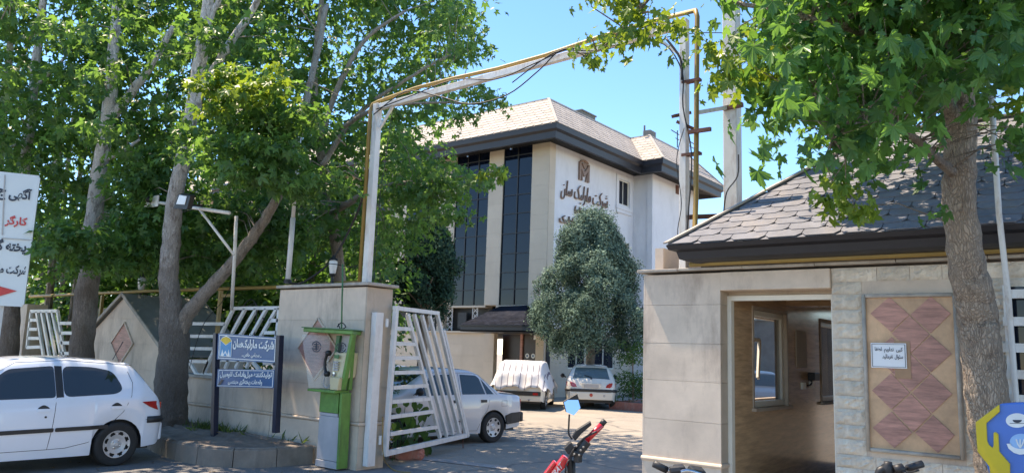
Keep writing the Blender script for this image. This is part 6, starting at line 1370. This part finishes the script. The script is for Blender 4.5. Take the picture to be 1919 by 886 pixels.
big = [(-120, -330), (700, -330), (840, -200), (850, 0), (875, 45), (880, 90), (845, 115), (820, 165), (805, 210), (780, 235), (772, 285), (795, 308), (800, 345), (795, 400), (775, 420), (730, 440), (690, 490), (560, 505), (420, 520), (300, 520), (160, 515), (60, 520), (-120, 520)]
layer(big, 600, 14.7, 17.6, 40, .50, .155, seed=1)
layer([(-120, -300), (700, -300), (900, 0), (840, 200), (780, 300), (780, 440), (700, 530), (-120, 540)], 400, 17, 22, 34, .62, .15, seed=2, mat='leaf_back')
# nearer sprays
layer([(385, 170), (430, 125), (540, 140), (585, 220), (560, 290), (625, 330), (590, 370), (530, 345), (470, 350), (410, 330), (385, 300)], 80, 11.0, 12.5, 34, .33, .125, holes=[(350, 300, 50)], seed=3)
layer([(195, 300), (330, 250), (345, 400), (345, 520), (205, 500)], 60, 13.3, 14.0, 34, .36, .125, holes=[(168, 420, 60), (180, 330, 50)], seed=13)
layer([(350, 360), (560, 380), (570, 500), (500, 500), (370, 530)], 60, 13.4, 14.2, 34, .36, .125, holes=[], seed=14)
layer([(80, 420), (205, 430), (215, 500), (150, 505), (95, 480)], 22, 12.5, 13.4, 30, .32, .12, seed=4)
layer([(700, 250), (800, 230), (838, 290), (905, 325), (935, 318), (915, 350), (870, 370), (890, 395), (840, 420), (790, 450), (755, 520), (715, 520), (706, 380)], 75, 12.3, 14.0, 26, .28, .10, holes=[(850, 260, 24)], seed=5)
layer([(830, 170), (880, 150), (950, 178), (940, 200), (880, 215), (840, 235)], 16, 12.6, 13.4, 16, .20, .09, holes=(), seed=6)
layer([(840, 0), (900, 20), (905, 60), (930, 100), (900, 125), (860, 105), (800, 100), (800, 30)], 26, 13, 15, 20, .25, .10, holes=(), seed=7)
layer([(-60, -40), (560, -40), (560, 110), (360, 120), (330, 220), (200, 260), (60, 240), (-60, 300)], 60, 12.2, 14.0, 24, .30, .14, seed=15)
layer([(320, 210), (395, 200), (380, 330), (320, 340)], 9, 12.0, 12.6, 20, .22, .12, holes=(), seed=16)
# sprays in a brighter yellow-green leaf colour
br_c = [sample(p, n, a, b, (), s)  for p, n, a, b, s in (([(430, 120), (520, 118), (540, 165), (500, 190), (440, 175)], 9, 10.6, 11.2, 8), ([(365, 140), (430, 140), (430, 200), (370, 210)], 7, 10.8, 11.4, 9), ([(915, 312), (945, 312), (945, 325), (915, 325)], 2, 12.2, 12.4, 10))]
for S_ in br_c:
    cs = [c[0] for c in S_]; t = assign(S_[0]); fol[t].append(('leaf_bright', leaves(cs, 22, .20, .12))); cen[t] += cs
for t in TREES:
    bym = {}
    for mt, a in fol[t]: bym.setdefault(mt, []).append(a)
    for mt, L_ in bym.items():
        cat = [np.concatenate([a[i] for a in L_]) for i in range(5)]
        cloud('foliage', LF, *cat, mt, t, kind='stuff')
    if cen[t]: twigs(t, cen[t], limbs[t], frac=.35)
# dense dark background growth behind the wall
bgd = thing('background_trees', 'dense dark mass of trees behind the street wall', 'trees', atd(300, 560, 22)); bgd['kind'] = 'stuff'
S_ = sample([(-200, 400), (720, 400), (735, 600), (600, 650), (-200, 660)], 420, 19, 25, (), 21, 2)+sample([(-160, 480), (520, 490), (524, 640), (-160, 640)], 170, 17.5, 23, (), 22, 2)
cs = [c[0] for c in S_]
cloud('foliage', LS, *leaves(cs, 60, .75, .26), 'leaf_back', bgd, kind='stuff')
m = MB()
for k in range(26):
    p = atd(random.uniform(-150, 730), 600, random.uniform(19, 24)); m.tube([(p[0], p[1], 0), (p[0]+random.uniform(-.4, .4), p[1], 3), (p[0]+random.uniform(-.8, .8), p[1], 8)], [.12, .09, .05], 6)
m.build('trunks', 'bark_limb', bgd, kind='stuff')
# shrubs behind the railing
sh = thing('hedge', 'dark tangled shrubs behind the white railing left of the gate', 'shrubs', (-12, 9, 0)); sh['kind'] = 'stuff'
pc = [V(random.uniform(-20, -9.9), random.uniform(8.7, 10.5), random.uniform(.3, 1.9)) for _ in range(150)]
cloud('foliage', LS, *leaves(pc, 40, .4, .12), 'shrub', sh, kind='stuff')
# ------------------------------------------------------------------ conifers
def conifer(label, name, base, h0, h1, prof, mat, ncl, per, size, trunk_r, seed=1, cl_r=.34, leanx=0):
    t = thing(name, label, 'tree', base); r = random.Random(seed); cs = []; nn = []
    for k in range(ncl):
        u = r.random()**.8; th = r.uniform(0, 2*math.pi); R = float(np.interp(u, *zip(*prof)))*(1+.12*math.sin(th*3+u*9)+.08*math.sin(th*7-u*15))
        q = R*(r.random()**.2)*(1-.2*r.random()); cs.append(V(base[0]+q*math.cos(th)+leanx*u, base[1]+q*math.sin(th), h0+(h1-h0)*u+r.uniform(-.1, .1))); nn.append(V(math.cos(th), math.sin(th), .6))
    C_ = np.repeat(np.array(cs), per, 0); Nn = np.repeat(np.array(nn), per, 0); n = len(C_)
    g = RNG.normal(0, 1, (n, 3))+Nn*.8; g /= np.linalg.norm(g, axis=1, keepdims=True)
    rad_l = cl_r*np.repeat(RNG.uniform(.45, 1.15, (len(cs), 1)), per, 0); k_ = RNG.uniform(0, 1, (n, 1))**.35
    lump = 1+.22*np.sin(g[:, :1]*9+C_[:, :1]*5)*np.sin(g[:, 2:]*8+C_[:, 2:]*4); off = g*k_*rad_l*lump*np.array([1, 1, 1.25])
    tip = g*.6+RNG.normal(0, .3, (n, 3)); tip[:, 2] += .35; nrm = g+RNG.normal(0, .45, (n, 3))
    tone = np.clip(np.repeat(RNG.uniform(-.12, .12, len(cs)), per)+RNG.normal(.05, .12, n)+(k_[:, 0]-.45)*1.1+g[:, 2]*.12, 0, 1)  # outer tips lighter like new growth; upward sides lightened as if lit
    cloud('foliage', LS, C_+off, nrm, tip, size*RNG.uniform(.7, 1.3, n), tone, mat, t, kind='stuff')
    MB().tube([(base[0], base[1], 0), (base[0]+.03, base[1], h0+.3), (base[0]+leanx, base[1], h1*.85)], [trunk_r, trunk_r*.85, .03], 10, jit=.08).build('trunk', 'bark_limb', t, smooth=True)
    m = MB()
    for k in range(14): th = k*2.4; z = h0+.1+k*.12; m.tube([(base[0], base[1], z-.3), (base[0]+math.cos(th)*.8, base[1]+math.sin(th)*.8, z+.2)], [.04, .015], 5)
    m.build('branch', 'bark_limb', t); return t
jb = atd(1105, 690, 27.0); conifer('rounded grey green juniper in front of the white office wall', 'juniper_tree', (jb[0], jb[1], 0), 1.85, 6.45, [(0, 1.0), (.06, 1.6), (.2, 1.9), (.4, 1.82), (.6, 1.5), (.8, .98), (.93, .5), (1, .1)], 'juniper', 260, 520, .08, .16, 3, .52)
cb_ = atd(792, 640, 21.5); conifer('dark cypress between the gate pillar and the office', 'cypress_tree', (cb_[0], cb_[1], 0), 2.75, 5.15, [(0, .4), (.2, .75), (.5, .8), (.7, .65), (.9, .35), (1, .1)], 'cypress', 130, 260, .10, .14, 5)
# small shrub in red kerbed planter and plant behind gate
sb = atd(1187, 735, 25.5); pl_ = thing('planter', 'low pinkish kerb planter at the right of the yard', 'planter', (sb[0], sb[1], 0))
MB().box(sb[0]-.6, sb[0]+1.6, sb[1]-.55, sb[1]-.43, 0, .26).box(sb[0]-.6, sb[0]-.48, sb[1]-.43, sb[1]+1.6, 0, .26).build('kerb_stone', 'red_curb', pl_)
MB().box(sb[0]-.48, sb[0]+1.6, sb[1]-.43, sb[1]+1.6, 0, .2).build('soil', 'soil', pl_)
ss = thing('shrub', 'two tiered leafy shrub in the planter beside the cream hatchback', 'shrub', (sb[0], sb[1], 0))
pc = [V(sb[0]+random.gauss(0, .38), sb[1]+random.gauss(0, .38), z) for z in np.random.default_rng(2).uniform(.4, 1.25, 60)]+[V(sb[0]-.05+random.gauss(0, .24), sb[1]+random.gauss(0, .24), z) for z in np.random.default_rng(3).uniform(1.55, 2.25, 34)]
cloud('foliage', LS, *leaves(pc, 36, .22, .09), 'shrub', ss, kind='stuff'); MB().tube([(sb[0], sb[1], 0), (sb[0]-.05, sb[1], 2)], [.05, .02], 6).build('stem', 'bark_limb', ss)
gpz = onZ(765, 850, 0); pv = thing('leafy_plant', 'large leaved plant and low yellow flowers seen through the gate bars', 'plant', (-9.3, 8.9, 0))
v_ = []; 
cs = [onP(x, y, hz0+gn*.0, gn)+ray(x, y)*random.uniform(.2, .6) for x, y in [(random.uniform(738, 805), random.uniform(752, 838)) for _ in range(46)]]
cs = np.array(cs); n = len(cs); heart = (np.array([(0, 0, 0), (-.08, .2, .02), (.1, .42, 0), (.5, .40, -.05), (1, 0, -.2), (.5, -.40, -.05), (.1, -.42, 0), (-.08, -.2, .02)]), np.array([(0, i, i+1) for i in range(1, 7)]))
tip = RNG.normal(0, .4, (n, 3)); tip[:, 2] -= 1; nr = np.tile(-CF, (n, 1))+RNG.normal(0, .35, (n, 3)); nr[:, 2] += .4
cloud('leaves', heart, cs, nr, tip, RNG.uniform(.10, .17, n), RNG.uniform(0, .6, n), 'shrub', pv, kind='stuff')
m = MB()
for c in cs[:24]: m.tube([(c[0]*.5-.5*9.2, c[1]*.5+.5*8.9, 0), c], .006, 4)
m.build('stems', 'green_dark', pv)
pc = [V(-9.55+random.uniform(-.6, .3), 8.7+random.uniform(-.3, .6), random.uniform(.1, .45)) for _ in range(30)]; cloud('foliage', LS, *leaves(pc, 30, .16, .06), 'shrub', pv, kind='stuff')
f_ = [V(-9.0+random.uniform(-.3, .2), 8.4+random.uniform(-.2, .3), random.uniform(.28, .5)) for _ in range(60)]
cloud('flowers', LS, np.array(f_), RNG.normal(0, 1, (60, 3)), RNG.normal(0, 1, (60, 3)), np.full(60, .05), np.ones(60), 'yellow_print', pv, kind='stuff')
# grass tufts on the soil bed
gr = []
for (x, y, n_, s_) in ((385, 800, 60, 30), (420, 805, 130, 45), (460, 808, 120, 40), (505, 810, 60, 26), (540, 820, 70, 22), (562, 825, 60, 16), (350, 775, 30, 20), (440, 790, 60, 60)):
    for _ in range(n_): p = onZ(x+random.gauss(0, s_*.6), y+random.gauss(0, 3), .27); gr.append(p)
gr = np.array([p for p in gr if p[1] < 7.42]); n = len(gr); bl_t = (np.array([(0, -.06, 0), (0, .06, 0), (.55, 0, .06), (1, 0, -.1)]), np.array([(0, 1, 2), (2, 1, 3)]))
gr[:, 2] = .27; tp_d = RNG.normal(0, .45, (n, 3)); tp_d[:, 2] = 1
o = cloud('grass', bl_t, np.repeat(gr, 3, 0)+RNG.normal(0, .02, (n*3, 3))*[1, 1, 0], RNG.normal(0, 1, (n*3, 3)), np.repeat(tp_d, 3, 0)+RNG.normal(0, .4, (n*3, 3)), RNG.uniform(.08, .22, n*3), RNG.uniform(0, 1, n*3), 'grass_blade', None, kind='stuff'); tag(o, 'tufts of green weeds on the soil bed under the blue sign', 'grass')
# ------------------------------------------------------------------ big tree on the right
tR = tree('large plane tree with a curved flaking trunk right of the marble panel', atd(1858, 886, 5.9)); tR['group'] = ''
del tR['group']
R1 = [(1905, 1250, 100, 5.9), (1895, 1050, 92, 5.9), (1878, 900, 84, 5.9), (1862, 820, 78, 5.9), (1848, 740, 72, 5.9), (1838, 650, 70, 5.9), (1832, 593, 68, 5.9), (1822, 543, 66, 5.85), (1812, 493, 62, 5.8), (1804, 443, 59, 5.8), (1797, 343, 56, 5.8), (1801, 243, 52, 5.8), (1796, 143, 47, 5.8), (1792, 50, 42, 5.8), (1785, -60, 38, 5.8), (1780, -250, 30, 5.8)]
trunk('trunk', R1, 5.9, 'bark_right', tR, 26, .05, base_z=0)
R2 = [(1798, 250, 30, 5.8), (1740, 140, 24, 5.6), (1640, 70, 20, 5.4), (1540, 40, 15, 5.2), (1440, 20, 10, 5.2), (1340, -10, 7, 5.4)]; R3 = [(1790, 330, 20, 5.8), (1700, 250, 14, 5.2), (1620, 230, 9, 5.0), (1560, 260, 5, 4.9)]; R4 = [(1786, 60, 26, 5.8), (1830, -50, 22, 5.5), (1900, -120, 16, 5.2)]; R5 = [(1340, -10, 7, 5.4), (1260, -40, 6, 5.6), (1190, 30, 5, 5.7), (1140, 80, 3, 5.7), (1090, 110, 2, 5.7)]
for r_ in (R2, R3, R4, R5): trunk('limb', r_, 5.5, 'bark_right' if r_ is R2 else 'bark_limb', tR, 9)
MB().tube(spline([onY(1835, 562, 6.8), onY(1848, 548, 6.75), onY(1858, 540, 6.7)], 3), [.03]*6+[.01], 6).build('stub', 'bark_right', tR, smooth=True)
tR_l = [trunk_pts(l, 5.5)[0] for l in (R2, R3, R4, R5, R1[8:])]
RC = []
def rl_(poly, n, d0, d1, per, r_, size, seed, mat='leaf_right', holes=()):
    cs = [c[0] for c in sample(poly, n, d0, d1, holes, seed)]; RC.extend(cs); return (mat, leaves(cs, per, r_, size, up=.5, flat=.8, jit=.45, outw=.9, droop=1.0))
main = [(1430, -250), (1990, -250), (1990, 80), (1890, 95), (1840, 130), (1800, 190), (1750, 235), (1700, 262), (1650, 300), (1600, 285), (1560, 300), (1515, 280), (1465, 250), (1450, 180), (1460, 110), (1440, 60), (1430, 10)]
packs = [rl_(main, 190, 4.6, 5.7, 14, .30, .115, 31), rl_([(1400, -420), (1990, -420), (1990, 70), (1850, 110), (1780, 190), (1500, 200), (1455, 110), (1400, 0)], 300, 6.0, 8.0, 18, .45, .14, 32, 'leaf_dark'),
         rl_([(1300, 90), (1390, 85), (1450, 110), (1440, 190), (1380, 190), (1320, 190), (1300, 140)], 12, 5.0, 5.8, 14, .20, .085, 33, 'leaf_bright'),
         rl_([(1100, -40), (1300, -40), (1285, 40), (1270, 70), (1240, 75), (1225, 45), (1170, 75), (1130, 60)], 20, 5.3, 6.0, 13, .18, .075, 34, 'leaf_bright'),
         rl_([(1080, 75), (1130, 95), (1120, 120), (1085, 120)], 4, 5.5, 5.8, 8, .09, .06, 35, 'leaf_bright'), rl_([(1075, 65), (1110, 60), (1160, 75), (1150, 90), (1090, 85)], 4, 5.5, 5.8, 8, .10, .06, 36, 'leaf_bright'),
         rl_([(1545, 330), (1590, 340), (1620, 350), (1625, 395), (1570, 400), (1548, 370)], 8, 5.0, 5.5, 10, .14, .08, 37, 'leaf_bright'),
         rl_([(1860, 225), (1990, 210), (1990, 320), (1900, 305), (1870, 280)], 9, 4.6, 5.2, 10, .20, .11, 38),
         rl_([(1755, 385), (1775, 370), (1778, 410), (1755, 425)], 1, 5.5, 5.6, 6, .10, .09, 39), rl_([(1870, 170), (1919, 165), (1919, 195), (1880, 190)], 2, 5.0, 5.4, 9, .12, .08, 40, 'leaf_bright')]
# shade canopy overhead, above the frame
packs.append(rl_([(1000, -1500), (1990, -1500), (1990, -330), (1350, -330), (1200, -380), (1000, -700)], 25, 4.5, 7.5, 14, .45, .14, 41, 'leaf_dark'))
# the 300 leaves that show largest become parts
allp = []
for i, (mt, a) in enumerate(packs):
    for k in range(len(a[0])): allp.append((mt, i, k))
def screen(p):
    d = p-EYE; z_ = d@CF; return 959.5+FPX*(d@CR)/z_, 443-FPX*(d@CU)/z_, z_
cand = []
for mt, i, k in allp:
    a = packs[i][1]; x, y, z_ = screen(a[0][k])
    if 0 < x < 1919 and 0 < y < 886: cand.append((a[3][k]/z_, i, k, mt))
cand.sort(reverse=True); chosen = cand[:290]; picked = {(i, k) for _, i, k, _ in chosen}
lme = bpy.data.meshes.new('leaf'); lme.from_pydata([tuple(v) for v in LN[0]], [], [tuple(int(q) for q in f) for f in LN[1]]); lme.update(); lme.materials.append(MATS['leaf_single'])
lme2 = lme.copy(); lme2.materials.clear(); lme2.materials.append(MATS['leaf_single_bright'])
for _, i, k, mt in chosen:
    pos, nrm, tip, sz, tone = [q[k] for q in packs[i][1]]; R = frames(nrm[None], tip[None])[0]*sz
    o = bpy.data.objects.new('leaf', lme2 if mt == 'leaf_bright' else lme); COL.objects.link(o); o.parent = tR; o.matrix_parent_inverse = Matrix.Translation(-tR.location)
    o.matrix_basis = Matrix(((*R[0], pos[0]), (*R[1], pos[1]), (*R[2], pos[2]), (0, 0, 0, 1)))
for mt in ('leaf_right', 'leaf_dark', 'leaf_bright'):
    sel = [[q[[k for k in range(len(a[0])) if (i, k) not in picked]] for q in a] for i, (m_, a) in enumerate(packs) if m_ == mt]
    cat = [np.concatenate([s_[j] for s_ in sel]) for j in range(5)]; cloud('foliage', LN, *cat, mt, tR, kind='stuff')
twigs(tR, RC, tR_l, r0=.007, frac=.9)

# fallen leaves and twigs on the street and soil
n = 420; gx = RNG.uniform(-15, -1, n); gy = RNG.uniform(3.2, 8.2, n); fz = np.where((gx < -9.3) & (gy > 6.7), .34, .012)
ok = ~((gx < -9.0) & (gy > 6.0) & (gy < 6.8)) & ~((gy > 7.3) & ((gx < -8.2) | (gx > -4.2))); gx, gy, fz = gx[ok], gy[ok], fz[ok]; n = len(gx)
nr = RNG.normal(0, .25, (n, 3)); nr[:, 2] = 1
M('dry_leaf', (.20, .13, .06), .8, .5, 3, 0)
o = cloud('fallen_leaves', LF, np.stack([gx, gy, fz], 1), nr, RNG.normal(0, 1, (n, 3))*[1, 1, .05], RNG.uniform(.02, .055, n), RNG.uniform(0, 1, n), 'dry_leaf', None, kind='stuff'); tag(o, 'scattered dry brown leaves on the street and soil bed', 'leaves')
